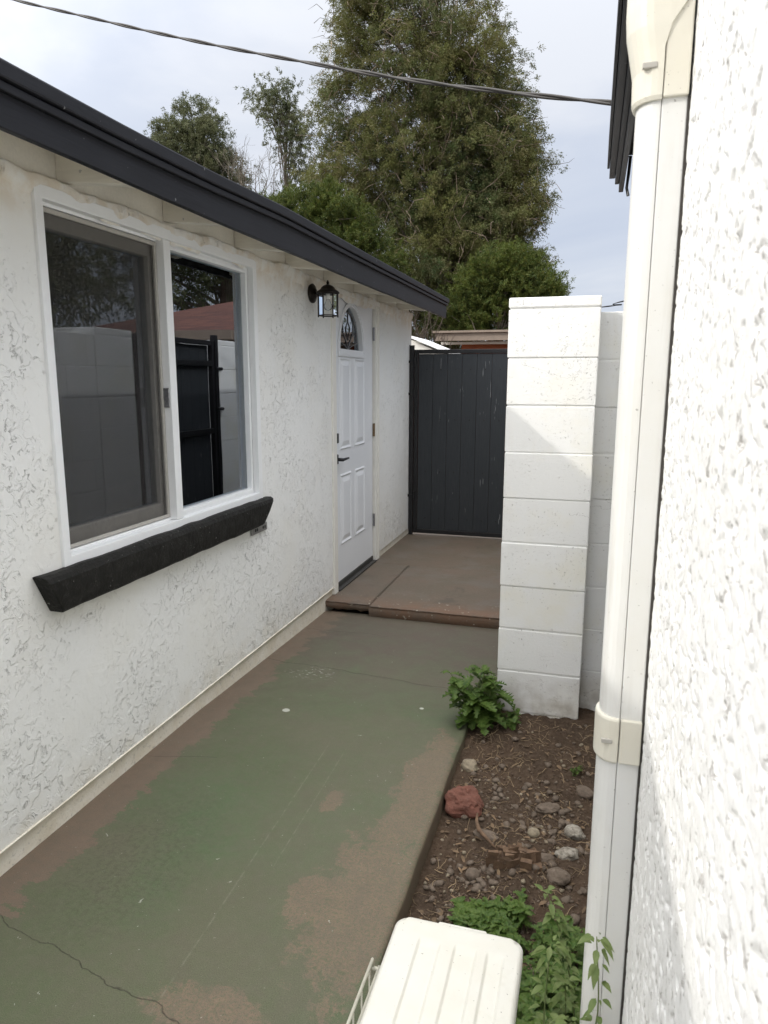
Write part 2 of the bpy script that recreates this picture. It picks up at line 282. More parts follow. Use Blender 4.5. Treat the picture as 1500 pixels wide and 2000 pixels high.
def rock_mat(name, a, b, sc=40):
    m = NM(name); p = m.pos(); n = m.noise(p, sc, 5, 0.7); n2 = m.noise(p, sc * 6, 3, 0.7)
    c = m.mix(m.mr(n, 0.35, 0.65), a, b); c = m.mix(m.mr(n2, 0.62, 0.75, 0, 0.4), c, (0.4, 0.36, 0.31))
    c = m.mix(m.mr(n2, 0.3, 0.42, 0.5, 0), c, tuple(x * 0.4 for x in a)); m.pb(c, 0.85, m.bump(m.ma('ADD', n, n2), 0.6, 0.004), spec=0.2); return m.m
def shingle_mat():
    m = NM('red_shingle'); p = m.pos(); X, Y, Z = m.xyz(p)
    br = m.n('ShaderNodeTexBrick'); cbx = m.n('ShaderNodeCombineXYZ'); m.set(cbx, _0=m.ma('ADD', X, Y), _1=m.ma('MULTIPLY', Z, 3.0), _2=0.0)
    m.set(br, Vector=cbx, Color1=(0.16, 0.065, 0.045), Color2=(0.10, 0.045, 0.035), Mortar=(0.05, 0.02, 0.015), Scale=4.0); br.inputs['Mortar Size'].default_value = 0.02; br.inputs['Brick Width'].default_value = 1.1; br.inputs['Row Height'].default_value = 0.42
    m.pb(br.outputs[0], 0.9, m.bump(br.outputs[1], 0.6, -0.02)); return m.m

def plastic(name, col, rough, sp=0.3, streak=0.25):
    m = NM(name); p = m.pos(); n = m.noise(p, 7, 5, 0.6)
    c = m.mix(m.mr(n, 0.4, 0.65, 0, 0.35), col, tuple(x * y for x, y in zip(col, (0.93, 0.90, 0.82))))
    st = m.ma('MULTIPLY', m.mr(m.noise(m.mul(p, (1, 1, 0.06)), 45, 4, 0.65), 0.52, 0.72), m.mr(m.noise(p, 4, 3), 0.4, 0.6)); c = m.mix(m.ma('MULTIPLY', st, streak), c, (0.40, 0.36, 0.28))
    s1 = m.mr(m.noise(p, 170, 2, 0.5), 0.73, 0.76); s2 = m.mr(m.noise(p, 60, 3, 0.6, 0.5), 0.74, 0.76); c = m.mix(m.ma('MULTIPLY', m.ma('MAXIMUM', s1, s2), sp), c, (0.12, 0.10, 0.08))
    m.pb(c, m.mr(n, 0.3, 0.7, rough - 0.05, rough + 0.12), m.bump(m.noise(p, 300, 2), 0.06, 0.001), spec=0.4); return m.m
MT = dict(
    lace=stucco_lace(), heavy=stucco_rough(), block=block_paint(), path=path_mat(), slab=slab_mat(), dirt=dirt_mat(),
    fascia=wood_paint('slate_fascia_paint', (0.010, 0.0105, 0.014)), fascia2=wood_paint('black_fascia_paint', (0.008, 0.008, 0.009)),
    trim=plain('white_trim_paint', (0.79, 0.77, 0.71), 0.5, nscale=18, namt=0.04), soffit=wood_paint('cream_soffit_paint', (0.79, 0.75, 0.66), (0.06, 1, 1), 0.05),
    vinyl=plain('white_vinyl', (0.83, 0.84, 0.84), 0.35, nscale=40, namt=0.02, bump=0.03), track=plain('beige_track', (0.44, 0.42, 0.38), 0.5, nscale=60, namt=0.12),
    door=plain('white_door_paint', (0.77, 0.785, 0.80), 0.38, nscale=60, namt=0.015, bump=0.08), sill=sill_mat(), board=board_mat(),
    iron=plain('black_iron', (0.013, 0.013, 0.014), 0.42, nscale=60, namt=0.2), bronze=plain('oil_rubbed_bronze', (0.022, 0.017, 0.014), 0.4, 0.5, nscale=80, namt=0.25),
    hinge=plain('tarnished_brass', (0.28, 0.19, 0.11), 0.4, 0.8, nscale=90, namt=0.3), hingep=plain('nickel_hinge', (0.35, 0.35, 0.36), 0.35, 0.8, nscale=90, namt=0.3),
    rubber=plain('dark_threshold', (0.045, 0.043, 0.04), 0.6, nscale=60), glass=glass_mat('window_glass', (0.72, 0.82, 0.77), 3.4), lglass=glass_mat('lantern_glass', (0.95, 0.96, 0.96), 1.18),
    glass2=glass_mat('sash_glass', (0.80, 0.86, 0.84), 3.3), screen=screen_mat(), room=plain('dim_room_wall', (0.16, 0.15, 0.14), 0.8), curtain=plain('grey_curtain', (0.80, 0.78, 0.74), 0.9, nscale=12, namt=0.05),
    card=plain('yellow_green_card', (0.62, 0.70, 0.30), 0.7, namt=0.03), cond=plastic('white_pvc', (0.70, 0.70, 0.68), 0.36, 0.5, 0.3),
    ivory=plastic('ivory_pvc', (0.67, 0.645, 0.56), 0.4, 0.5, 0.3), box=plastic('off_white_plastic', (0.645, 0.635, 0.58), 0.5, 0.75, 0.15),
    wire=plain('white_coated_wire', (0.60, 0.58, 0.49), 0.45, nscale=60, namt=0.1), cable=plain('black_cable', (0.022, 0.019, 0.016), 0.55, nscale=60), roof=plain('dark_roof_sheet', (0.06, 0.06, 0.065), 0.8),
    alu=plain('grey_label_plate', (0.34, 0.34, 0.33), 0.35, 0.6, nscale=60), found=rock_mat('worn_white_footing', (0.76, 0.73, 0.64), (0.66, 0.61, 0.49), 9), gap=plain('gap_shade', (0.05, 0.045, 0.04), 0.9),
    redrock=rock_mat('red_rock', (0.20, 0.085, 0.062), (0.15, 0.07, 0.052), 30), palerock=rock_mat('pale_rock', (0.33, 0.28, 0.20), (0.22, 0.185, 0.135), 60), whiterock=rock_mat('white_rubble', (0.44, 0.41, 0.35), (0.17, 0.145, 0.115), 60),
    greyrock=rock_mat('grey_rock', (0.20, 0.158, 0.122), (0.125, 0.098, 0.076), 50), deadleaf=plain('dead_leaf', (0.20, 0.135, 0.08), 0.85, nscale=25, namt=0.45), crumb=rock_mat('soil_crumb', (0.15, 0.105, 0.075), (0.085, 0.060, 0.044), 60), stump=rock_mat('rotten_wood', (0.21, 0.135, 0.085), (0.12, 0.08, 0.055), 30),
    litter=plain('dry_straw', (0.34, 0.25, 0.15), 0.8, nscale=20, namt=0.3), bark=rock_mat('bark', (0.14, 0.105, 0.08), (0.08, 0.06, 0.045), 9), paletwig=plain('pale_twig', (0.26, 0.20, 0.15), 0.9, nscale=3, namt=0.4), dtwig=plain('dark_twig', (0.06, 0.045, 0.035), 0.9), twig=plain('grey_twig', (0.15, 0.13, 0.10), 0.9, nscale=3, namt=0.3),
    leafA=leaf_mat('cypress_leaf', (0.150, 0.158, 0.046), (0.060, 0.092, 0.032), (0.185, 0.150, 0.075), 0.45, 0.32), leafB=leaf_mat('grey_green_leaf', (0.120, 0.135, 0.062), (0.070, 0.092, 0.040), (0.17, 0.16, 0.095), 0.8, 0.3),
    leafC=leaf_mat('juniper_leaf', (0.082, 0.118, 0.022), (0.036, 0.062, 0.015), (0.155, 0.150, 0.036), 1.3, 0.3), weed=leaf_mat('weed_leaf', (0.088, 0.155, 0.028), (0.042, 0.095, 0.018), (0.15, 0.195, 0.05), 14, 0.3, 0.5),
    weed2=leaf_mat('pale_weed_leaf', (0.16, 0.215, 0.07), (0.11, 0.165, 0.05), (0.20, 0.24, 0.095), 9, 0.3, 0.5), stem=leaf_mat('weed_stem', (0.16, 0.20, 0.08), (0.12, 0.17, 0.05), (0.2, 0.2, 0.1), 8), straw=plain('brown_fascia', (0.24, 0.19, 0.15), 0.7, nscale=8),
    orange=wood_paint('stained_board', (0.30, 0.085, 0.03), (0.1, 0.1, 1), 0.3), shingle=shingle_mat(), grass=dirt_mat(), redtwig=plain('reddish_twig', (0.30, 0.13, 0.10), 0.9))

# ------------------------------------------------------------------ geometry tools
ORG = {}
def hash3(ix, iy, iz, s):
    h = (ix * 374761393 + iy * 668265263 + iz * 2147483647 + s * 974634777) & 0xFFFFFFFF
    h = ((h ^ (h >> 13)) * 1274126177) & 0xFFFFFFFF
    return ((h ^ (h >> 16)) & 0xFFFF) / 65535.0
def vnoise(p, s=0):
    p = np.asarray(p, float); i = np.floor(p).astype(np.int64); f = p - i; f = f * f * (3 - 2 * f); r = 0
    for a in (0, 1):
        for b in (0, 1):
            for c in (0, 1):
                wgt = (f[..., 0] if a else 1 - f[..., 0]) * (f[..., 1] if b else 1 - f[..., 1]) * (f[..., 2] if c else 1 - f[..., 2])
                r = r + wgt * hash3(i[..., 0] + a, i[..., 1] + b, i[..., 2] + c, s)
    return r
def fbm(p, octv=4, s=0, g=0.5):
    a, t, r = 1.0, 0.0, 0.0
    for o in range(octv): r = r + a * vnoise(np.asarray(p) * 2 ** o, s + o); t += a; a *= g
    return r / t
class MB:
    def __init__(s): s.v = []; s.f = []
    def add(s, v, f):
        o = len(s.v); s.v += [tuple(map(float, q)) for q in v]; s.f += [tuple(int(i) + o for i in q) for q in f]; return s
    def box(s, x0, x1, y0, y1, z0, z1):
        return s.add([(x0, y0, z0), (x1, y0, z0), (x1, y1, z0), (x0, y1, z0), (x0, y0, z1), (x1, y0, z1), (x1, y1, z1), (x0, y1, z1)],
                     [(0, 3, 2, 1), (4, 5, 6, 7), (0, 1, 5, 4), (1, 2, 6, 5), (2, 3, 7, 6), (3, 0, 4, 7)])
    def extr(s, poly, a, b, axis):       # polygon (u,v) extruded along an axis; x:(y,z) y:(x,z) z:(x,y)
        def P(u, v, t): return (t, u, v) if axis == 'x' else (u, t, v) if axis == 'y' else (u, v, t)
        n = len(poly); v = [P(u, w_, a) for u, w_ in poly] + [P(u, w_, b) for u, w_ in poly]
        return s.add(v, [tuple(range(n - 1, -1, -1)), tuple(range(n, 2 * n))] + [(i, (i + 1) % n, n + (i + 1) % n, n + i) for i in range(n)])
    def ring(s, outer, inner, a, b, axis):   # frame between two polygons of equal count
        def P(u, v, t): return (t, u, v) if axis == 'x' else (u, t, v) if axis == 'y' else (u, v, t)
        n = len(outer); v = [P(*q, a) for q in outer] + [P(*q, a) for q in inner] + [P(*q, b) for q in outer] + [P(*q, b) for q in inner]; f = []
        for i in range(n):
            j = (i + 1) % n
            f += [(i, j, n + j, n + i), (2 * n + j, 2 * n + i, 3 * n + i, 3 * n + j), (j, i, 2 * n + i, 2 * n + j), (n + i, n + j, 3 * n + j, 3 * n + i)]
        return s.add(v, f)
    def tube(s, pts, r, k=8, cap=True):
        pts = [Vector(p) for p in pts]; n = len(pts); rs = r if isinstance(r, (list, tuple)) else [r] * n
        v = []; up = Vector((0.13, 0.21, 1)).normalized()
        for i, p in enumerate(pts):
            d = (pts[min(i + 1, n - 1)] - pts[max(i - 1, 0)]).normalized()
            a = d.cross(up)
            if a.length < 0.05: a = d.cross(Vector((1, 0, 0)))
            a.normalize(); b = d.cross(a)
            for j in range(k):
                t = 2 * math.pi * j / k; v.append(p + (a * math.cos(t) + b * math.sin(t)) * rs[i])
        f = [(i * k + j, i * k + (j + 1) % k, (i + 1) * k + (j + 1) % k, (i + 1) * k + j) for i in range(n - 1) for j in range(k)]
        if cap: f += [tuple(range(k - 1, -1, -1)), tuple(range((n - 1) * k, n * k))]
        return s.add(v, f)
    def lathe(s, prof, c, k=20, rotx=None):
        v = []; n = len(prof)
        for r, z in prof:
            for j in range(k):
                t = 2 * math.pi * j / k; q = Vector((r * math.cos(t), r * math.sin(t), z))
                if rotx is not None: q = rotx @ q
                v.append(Vector(c) + q)
        f = [(i * k + j, i * k + (j + 1) % k, (i + 1) * k + (j + 1) % k, (i + 1) * k + j) for i in range(n - 1) for j in range(k)]
        f += [tuple(range(k - 1, -1, -1)), tuple(range((n - 1) * k, n * k))]
        return s.add(v, f)
    def build(s, name, mat, parent=None, bevel=0.0, smooth=False, seg=2):
        me = bpy.data.meshes.new(name); o = ORG.get(parent.name, (0, 0, 0)) if parent else (0, 0, 0)
        me.from_pydata([(a - o[0], b - o[1], c - o[2]) for a, b, c in s.v], [], s.f)
        bm = bmesh.new(); bm.from_mesh(me); bmesh.ops.recalc_face_normals(bm, faces=bm.faces); bm.to_mesh(me); bm.free()
        return link(name, me, mat, parent, bevel, smooth, seg, o)
def link(name, me, mat, parent=None, bevel=0.0, smooth=False, seg=2, o=(0, 0, 0)):
    me.materials.append(mat)
    if smooth: me.polygons.foreach_set('use_smooth', [True] * len(me.polygons))
    ob = bpy.data.objects.new(name, me); COL.objects.link(ob)
    if parent: ob.parent = parent
    ORG[ob.name] = tuple(o)
    if bevel:
        b = ob.modifiers.new('bevel', 'BEVEL'); b.width = bevel; b.segments = seg; b.limit_method = 'ANGLE'; b.angle_limit = math.radians(40)
    return ob
def fast(name, v, faces, mat, parent=None, smooth=False):
    """many equal faces from numpy arrays"""
    o = ORG.get(parent.name, (0, 0, 0)) if parent else (0, 0, 0)
    v = np.asarray(v, np.float32) - np.array(o, np.float32); faces = np.asarray(faces, np.int32); k = faces.shape[1]
    me = bpy.data.meshes.new(name); me.vertices.add(len(v)); me.vertices.foreach_set('co', v.ravel())
    me.loops.add(faces.size); me.loops.foreach_set('vertex_index', faces.ravel()); me.polygons.add(len(faces))
    me.polygons.foreach_set('loop_start', np.arange(0, faces.size, k, dtype=np.int32)); me.update(calc_edges=True); me.validate()
    return link(name, me, mat, parent, 0, smooth, 2, o)
def tag(o, label=None, cat=None, group=None, kind=None):
    if label: o['label'] = label
    if cat: o['category'] = cat
    if group: o['group'] = group
    if kind: o['kind'] = kind
    return o
def thing(name, label, cat, loc=(0, 0, 0), group=None):
    o = bpy.data.objects.new(name, None); o.empty_display_size = 0.1; COL.objects.link(o); o.location = loc; ORG[o.name] = tuple(loc)
    return tag(o, label, cat, group)
def grid(xs, ys, zf):
    X, Y = np.meshgrid(xs, ys, indexing='ij'); Z = zf(X, Y); n, m_ = X.shape
    v = np.stack([X, Y, Z], -1).reshape(-1, 3); i = np.arange(n * m_).reshape(n, m_)
    f = np.stack([i[:-1, :-1], i[1:, :-1], i[1:, 1:], i[:-1, 1:]], -1).reshape(-1, 4); return v, f
def cells(xs, ys, zs, solid):
    """surface of a block structure: faces only where solid meets empty"""
    mb = MB(); nx, ny, nz_ = len(xs) - 1, len(ys) - 1, len(zs) - 1
    S = lambda i, j, k: 0 <= i < nx and 0 <= j < ny and 0 <= k < nz_ and solid(i, j, k)
    for i in range(nx):
        for j in range(ny):
            for k in range(nz_):
                if not S(i, j, k): continue
                x0, x1, y0, y1, z0, z1 = xs[i], xs[i + 1], ys[j], ys[j + 1], zs[k], zs[k + 1]
                if not S(i - 1, j, k): mb.add([(x0, y0, z0), (x0, y0, z1), (x0, y1, z1), (x0, y1, z0)], [(0, 1, 2, 3)])
                if not S(i + 1, j, k): mb.add([(x1, y0, z0), (x1, y1, z0), (x1, y1, z1), (x1, y0, z1)], [(0, 1, 2, 3)])
                if not S(i, j - 1, k): mb.add([(x0, y0, z0), (x1, y0, z0), (x1, y0, z1), (x0, y0, z1)], [(0, 1, 2, 3)])
                if not S(i, j + 1, k): mb.add([(x0, y1, z0), (x0, y1, z1), (x1, y1, z1), (x1, y1, z0)], [(0, 1, 2, 3)])
                if not S(i, j, k - 1): mb.add([(x0, y0, z0), (x0, y1, z0), (x1, y1, z0), (x1, y0, z0)], [(0, 1, 2, 3)])
                if not S(i, j, k + 1): mb.add([(x0, y0, z1), (x1, y0, z1), (x1, y1, z1), (x0, y1, z1)], [(0, 1, 2, 3)])
    return mb

# ================================================================== ground, path, steps
GZ = -0.14
g = MB().add([(-400, -400, GZ), (400, -400, GZ), (400, 500, GZ), (-400, 500, GZ)], [(0, 1, 2, 3)]).build('ground', MT['grass']); tag(g, kind='structure')
def pathz(X, Y):
    return -0.045 * np.clip((Y - 2.7) / 1.6, 0, 1) + 0.004 * (fbm(np.stack([X * 2.2, Y * 2.2, X * 0], -1), 3, 5) - 0.5)
def path_edge(Y): return np.where(Y > 3.12, 1.345, 1.215) + 0.012 * (fbm(np.stack([Y * 6, Y * 0, Y * 0], -1), 4, 9) - 0.5)
ys = np.linspace(-3, 4.395, 370); us = np.linspace(0, 1, 60)
U, Yg = np.meshgrid(us, ys, indexing='ij'); Xg = -0.03 + U * (path_edge(Yg) + 0.03); Zg = pathz(Xg, Yg)
v = np.stack([Xg, Yg, Zg], -1).reshape(-1, 3); ii = np.arange(v.shape[0]).reshape(U.shape)
f = np.stack([ii[:-1, :-1], ii[1:, :-1], ii[1:, 1:], ii[:-1, 1:]], -1).reshape(-1, 4)
e_ = ii[-1]; side = v[e_]; s1 = side + np.array([0.004, 0, -0.012]); s2 = side + np.array([0.006, 0, -0.14]); nb = len(v)
v = np.vstack([v, s1, s2]); k_ = len(e_); a1 = nb + np.arange(k_); a2 = a1 + k_
f = np.vstack([f, np.stack([e_[:-1], a1[:-1], a1[1:], e_[1:]], -1), np.stack([a1[:-1], a2[:-1], a2[1:], a1[1:]], -1)])
tag(fast('path', v, f, MT['path'], smooth=True), kind='structure')
def slab(name, x0, x1, y0, y1, z0, z1, chip=0.0):
    xs = np.linspace(x0, x1, max(4, int((x1 - x0) / 0.02))); ys_ = np.linspace(y0, y1, max(4, int((y1 - y0) / 0.02)))
    vv, ff = grid(xs, ys_, lambda X, Y: z1 - 0.006 * np.exp(-((Y - y0) / 0.012) ** 2) + 0.003 * (fbm(np.stack([X * 4, Y * 4, X * 0], -1), 3, 3) - 0.5))
    n, m_ = len(xs), len(ys_); idx = np.arange(n * m_).reshape(n, m_)
    fr = idx[:, 0]; b0 = len(vv); jag = (fbm(np.stack([xs * 25, xs * 0, xs * 0], -1), 3, 4) - 0.5) * chip
    vv[fr, 1] += (fbm(np.stack([xs * 30, xs * 0, xs * 0], -1), 4, 8) - 0.5) * 0.02
    mid = vv[fr] + np.array([0, -0.006, -0.012]); low = np.stack([xs, np.full(n, y0 + 0.004), np.full(n, z0) + jag], -1)
    back = np.stack([xs, np.full(n, y0 + 0.15), np.full(n, z0)], -1)
    vv = np.vstack([vv, mid, low, back]); a = b0 + np.arange(n); b = a + n; c = b + n
    ff = np.vstack([ff, np.stack([fr[:-1], fr[1:], a[1:], a[:-1]], -1), np.stack([a[:-1], a[1:], b[1:], b[:-1]], -1), np.stack([b[:-1], b[1:], c[1:], c[:-1]], -1)])
    # long sides
    for sidei in (idx[0], idx[-1]):
        sd = vv[sidei]; o_ = len(vv); vv = np.vstack([vv, sd * [1, 1, 0] + np.array([0, 0, z0])]); q = o_ + np.arange(m_)
        ff = np.vstack([ff, np.stack([sidei[:-1], sidei[1:], q[1:], q[:-1]], -1)])
    return tag(fast(name, vv, ff, MT['slab'], smooth=False), kind='structure')
slab('step_slab', -0.03, 0.3096, 4.385, 5.462, -0.022, 0.032, 0.03)
slab('step_slab', 0.310, 1.345, 4.36, 5.455, -0.075, 0.030, 0.0)
slab('step_slab', -0.03, 1.345, 5.468, 8.0, -0.075, 0.026, 0.0)
tag(MB().box(-0.03, 1.34, 4.46, 7.9, -0.13, -0.078).build('slab_gap_shade', MT['gap']), kind='structure')  # dark sheet stands in for shade under and between the slabs
def dirtz(X, Y):
    base = -0.085 + 0.085 * np.clip((Y - 2.3) / 0.9, 0, 1) ** 1.2
    p = np.stack([X, Y, X * 0], -1)
    return base + 0.05 * (fbm(p * 5, 4, 11) - 0.5) + 0.022 * (fbm(p * 28, 4, 12, 0.6) - 0.5) + 0.03 * np.exp(-((X - 1.25) / 0.04) ** 2) * 0 \
        + 0.05 * np.exp(-(((X - 1.52) / 0.13) ** 2 + ((Y - 2.12) / 0.14) ** 2))
v, f = grid(np.arange(1.20, 2.0, 0.006), np.arange(0.3, 3.4, 0.006), dirtz); tag(fast('planting_bed', v, f, MT['dirt'], smooth=True), kind='structure')

# ================================================================== left house
house = thing('white_stucco_house', 'white lace stucco house with slate fascia, wide slider window and panel door', 'house', (0, 3, 0))
WY0, WY1, WZ0, WZ1 = 1.92, 3.405, 0.905, 2.105
DY0, DY1, DZ0, DZ1 = 4.545, 5.62, 0.03, 2.128
zs_ = [0.085, WZ0, WZ1, DZ1 - 0.0001, 2.142]; ys_ = [-4, WY0, WY1, DY0, DY1, 6.72]
mb = cells([-0.16, 0.0], ys_, [0.085, WZ0, WZ1, DZ1, 2.142], lambda i, j, k: not ((j == 1 and k == 1) or (j == 3 and k <= 2)))
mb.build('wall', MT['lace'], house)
# rough top edge of the stucco coat
xs = np.linspace(-4, 6.72, 900); top = 2.140 + 0.042 * (fbm(np.stack([xs * 4, xs * 0, xs * 0], -1), 5, 21, 0.6) - 0.35); th = 0.007 + 0.018 * fbm(np.stack([xs * 9, xs * 0 + 3, xs * 0], -1), 4, 22)
low = top - 0.045 - 0.05 * fbm(np.stack([xs * 7, xs * 0 + 9, xs * 0], -1), 4, 25)
v = np.vstack([np.stack([th * 0 - 0.03, xs, top], -1), np.stack([th * 0.7, xs, top], -1), np.stack([th, xs, top - 0.008], -1), np.stack([th * 0.6, xs, low + 0.02], -1), np.stack([th * 0 - 0.002, xs, low], -1)]); n = len(xs)
f = np.vstack([np.stack([np.arange(n - 1) + r * n, np.arange(1, n) + r * n, np.arange(1, n) + (r + 1) * n, np.arange(n - 1) + (r + 1) * n], -1) for r in range(4)])
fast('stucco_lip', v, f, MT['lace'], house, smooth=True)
MB().box(-0.16, -0.011, -4, DY0, -0.12, 0.0845).box(-0.16, -0.011, DY1, 6.715, -0.12, 0.0845).build('footing', MT['found'], house)
# bead at the foot of the stucco, a little wavy
yy = np.linspace(-4, 4.54, 500); b_ = 0.006 * (fbm(np.stack([yy * 9, yy * 0, yy * 0], -1), 4, 31) - 0.5)
mb = MB(); mb.tube([(0.001 + b_[i], yy[i], 0.086 + b_[i]) for i in range(0, 500, 2)], 0.0042, 6); mb.build('screed_bead', MT['found'], house, smooth=True)
MB().box(-0.16, -0.022, -4, 6.70, 2.10, 2.245).build('blocking', MT['soffit'], house)
SAG = ([-4, 1.5, 1.9, 2.4, 3.1, 4.1, 6.9], [-0.038, -0.037, -0.036, -0.029, -0.008, -0.008, 0.001])
# rafters, sheathing, fascia, roof
k = 0; y = 2.05 - 0.6 * 8
while y < 6.6:
    MB().add([(-0.02, y, 2.152), (0.279, y, 2.122), (0.279, y, 2.212), (-0.02, y, 2.242), (-0.02, y + 0.042, 2.152), (0.279, y + 0.042, 2.122), (0.279, y + 0.042, 2.212), (-0.02, y + 0.042, 2.242)],
             [(0, 1, 2, 3), (7, 6, 5, 4), (0, 4, 5, 1), (3, 2, 6, 7), (0, 3, 7, 4), (1, 5, 6, 2)]).build('rafter', MT['soffit'], house, 0.002)
    y += 0.6
MB().add([(-0.16, -4, 2.258), (0.279, -4, 2.214), (0.279, 6.86, 2.214), (-0.16, 6.86, 2.258), (-0.16, -4, 2.27), (0.279, -4, 2.228), (0.279, 6.86, 2.228), (-0.16, 6.86, 2.27)],
         [(0, 1, 2, 3), (7, 6, 5, 4), (0, 4, 5, 1), (2, 6, 7, 3), (1, 5, 6, 2), (0, 3, 7, 4)]).build('soffit', MT['soffit'], house)
def wavy_board(name, x0, x1, y0, y1, z0, z1, mat, parent, amp=0.003, seed=0, bevel=0.003, sag=None):
    n = 80; yv = np.linspace(y0, y1, n); d = amp * (fbm(np.stack([yv * 1.3, yv * 0, yv * 0], -1), 3, seed) - 0.5) * 2; m_ = MB(); vv = []
    if sag: d = d * 0.3 + np.interp(yv, sag[0], sag[1])
    for i in range(n): vv += [(x0, yv[i], z0 + d[i]), (x1, yv[i], z0 + d[i]), (x1, yv[i], z1 + d[i]), (x0, yv[i], z1 + d[i])]
    ff = [(i * 4 + a, i * 4 + (a + 1) % 4, i * 4 + 4 + (a + 1) % 4, i * 4 + 4 + a) for i in range(n - 1) for a in range(4)] + [(3, 2, 1, 0), (n * 4 - 4, n * 4 - 3, n * 4 - 2, n * 4 - 1)]
    m_.add(vv, ff); return m_.build(name, mat, parent, bevel)
wavy_board('fascia', 0.281, 0.304, -4, 6.87, 2.108, 2.222, MT['fascia'], house, 0.005, 1)
wavy_board('roof_edge_strip', 0.285, 0.318, -4, 6.89, 2.224, 2.246, MT['fascia'], house, 0.003, 1, 0.004, SAG)
wavy_board('roof_edge', 0.278, 0.326, -4, 6.90, 2.249, 2.292, MT['fascia'], house, 0.003, 1, 0.006, SAG)
MB().add([(0.27, -4, 2.248), (0.27, 6.88, 2.248), (-6, 6.88, 2.75), (-6, -4, 2.75), (0.27, -4, 2.232), (0.27, 6.88, 2.232), (-6, 6.88, 2.70), (-6, -4, 2.70)], [(0, 1, 2, 3), (7, 6, 5, 4), (0, 3, 7, 4), (1, 5, 6, 2), (0, 4, 5, 1), (2, 6, 7, 3)]).build('roof', MT['roof'], house)
# room shell behind the window and the door
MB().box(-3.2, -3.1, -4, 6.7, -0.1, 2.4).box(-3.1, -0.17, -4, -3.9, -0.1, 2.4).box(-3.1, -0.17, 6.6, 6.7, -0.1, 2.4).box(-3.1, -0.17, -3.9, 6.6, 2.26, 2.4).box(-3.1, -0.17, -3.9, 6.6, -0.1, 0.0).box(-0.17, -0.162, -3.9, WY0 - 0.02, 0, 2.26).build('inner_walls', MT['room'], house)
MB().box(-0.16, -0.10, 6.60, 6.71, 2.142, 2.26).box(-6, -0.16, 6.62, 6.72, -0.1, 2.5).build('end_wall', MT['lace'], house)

def rect(y0, y1, z0, z1): return [(y0, z0), (y1, z0), (y1, z1), (y0, z1)]
win = MB().ring(rect(WY0 - 0.012, WY1 + 0.012, WZ0 - 0.012, WZ1 + 0.012), rect(WY0 + 0.022, WY1 - 0.028, WZ0 + 0.03, WZ1 - 0.03), -0.02, 0.013, 'x').build('window', MT['vinyl'], house, 0.003)
MB().ring(rect(WY0 + 0.001, WY1 - 0.001, WZ0 + 0.001, WZ1 - 0.001), rect(WY0 + 0.030, WY1 - 0.036, WZ0 + 0.040, WZ1 - 0.040), -0.09, -0.021, 'x').build('window_frame', MT['vinyl'], win, 0.002)
MU = 2.60
MB().box(-0.085, 0.0105, MU - 0.004, MU + 0.044, WZ0 + 0.031, WZ1 - 0.031).build('mullion', MT['vinyl'], win, 0.003)
MB().ring(rect(MU + 0.0445, WY1 - 0.037, WZ0 + 0.041, WZ1 - 0.041), rect(MU + 0.062, WY1 - 0.052, WZ0 + 0.056, WZ1 - 0.056), -0.075, -0.018, 'x').build('glazing_bead', MT['vinyl'], win, 0.002)
MB().box(-0.052, -0.046, MU + 0.060, WY1 - 0.050, WZ0 + 0.054, WZ1 - 0.054).build('pane', MT['glass'], win)
sash = MB().ring(rect(WY0 + 0.032, MU - 0.006, WZ0 + 0.042, WZ1 - 0.042), rect(WY0 + 0.055, MU - 0.034, WZ0 + 0.105, WZ1 - 0.10), -0.085, -0.045, 'x').build('sash', MT['track'], win, 0.003)
MB().box(-0.070, -0.064, WY0 + 0.050, MU - 0.030, WZ0 + 0.10, WZ1 - 0.095).build('pane', MT['glass2'], win)
MB().ring(rect(WY0 + 0.0325, MU - 0.0065, WZ0 + 0.043, WZ1 - 0.043), rect(WY0 + 0.042, MU - 0.020, WZ0 + 0.056, WZ1 - 0.058), -0.036, -0.022, 'x').build('screen_frame', MT['track'], win, 0.002)
MB().box(-0.030, -0.0295, WY0 + 0.040, MU - 0.018, WZ0 + 0.054, WZ1 - 0.056).build('insect_screen', MT['screen'], win)
MB().box(-0.0215, -0.010, WY0 + 0.026, WY0 + 0.044, 1.70, 1.735).build('screen_clip', MT['vinyl'], win, 0.002)
MB().box(-0.0215, -0.010, WY0 + 0.026, WY0 + 0.044, 1.02, 1.052).build('screen_clip', MT['vinyl'], win, 0.002)
MB().box(-0.0395, 0.004, MU - 0.0125, MU - 0.0055, 1.41, 1.49).build('latch', MT['hingep'], win, 0.002)
# window sill trim: long trapezoid, rounded, rough
n = 120; poly = []
t = np.linspace(0, 1, n); vv = []; zt, zb = 0.904, 0.772
for i in range(n):
    yt = 1.770 + t[i] * (3.470 - 1.770); yb = 1.835 + t[i] * (3.325 - 1.835)
    w1 = float(fbm(np.array([yt * 9, 0, 0]), 4, 41) - 0.5) * 0.008; w2 = float(fbm(np.array([yt * 8, 5, 0]), 4, 42) - 0.5) * 0.007
    prof = [(0.0, zt + w1, 0), (0.035, zt + w1 + 0.002, 0), (0.052, zt - 0.006 + w1, 0.05), (0.060, zt - 0.022, 0.16), (0.062 + w2 * 0.5, (zt + zb) / 2, 0.5), (0.060, zb + 0.010 + w2, 0.93), (0.052, zb + w2, 1), (0.0, zb + w2, 1)]
    for x_, z_, u in prof: vv.append((x_, yt + (yb - yt) * u, z_))
m_ = 8; ff = [(i * m_ + a, i * m_ + (a + 1) % m_, (i + 1) * m_ + (a + 1) % m_, (i + 1) * m_ + a) for i in range(n - 1) for a in range(m_)] + [tuple(range(m_)), tuple(range(n * m_ - 1, n * m_ - m_ - 1, -1))]
MB().add(vv, ff).build('window_sill', MT['sill'], house, 0.004, seg=2)
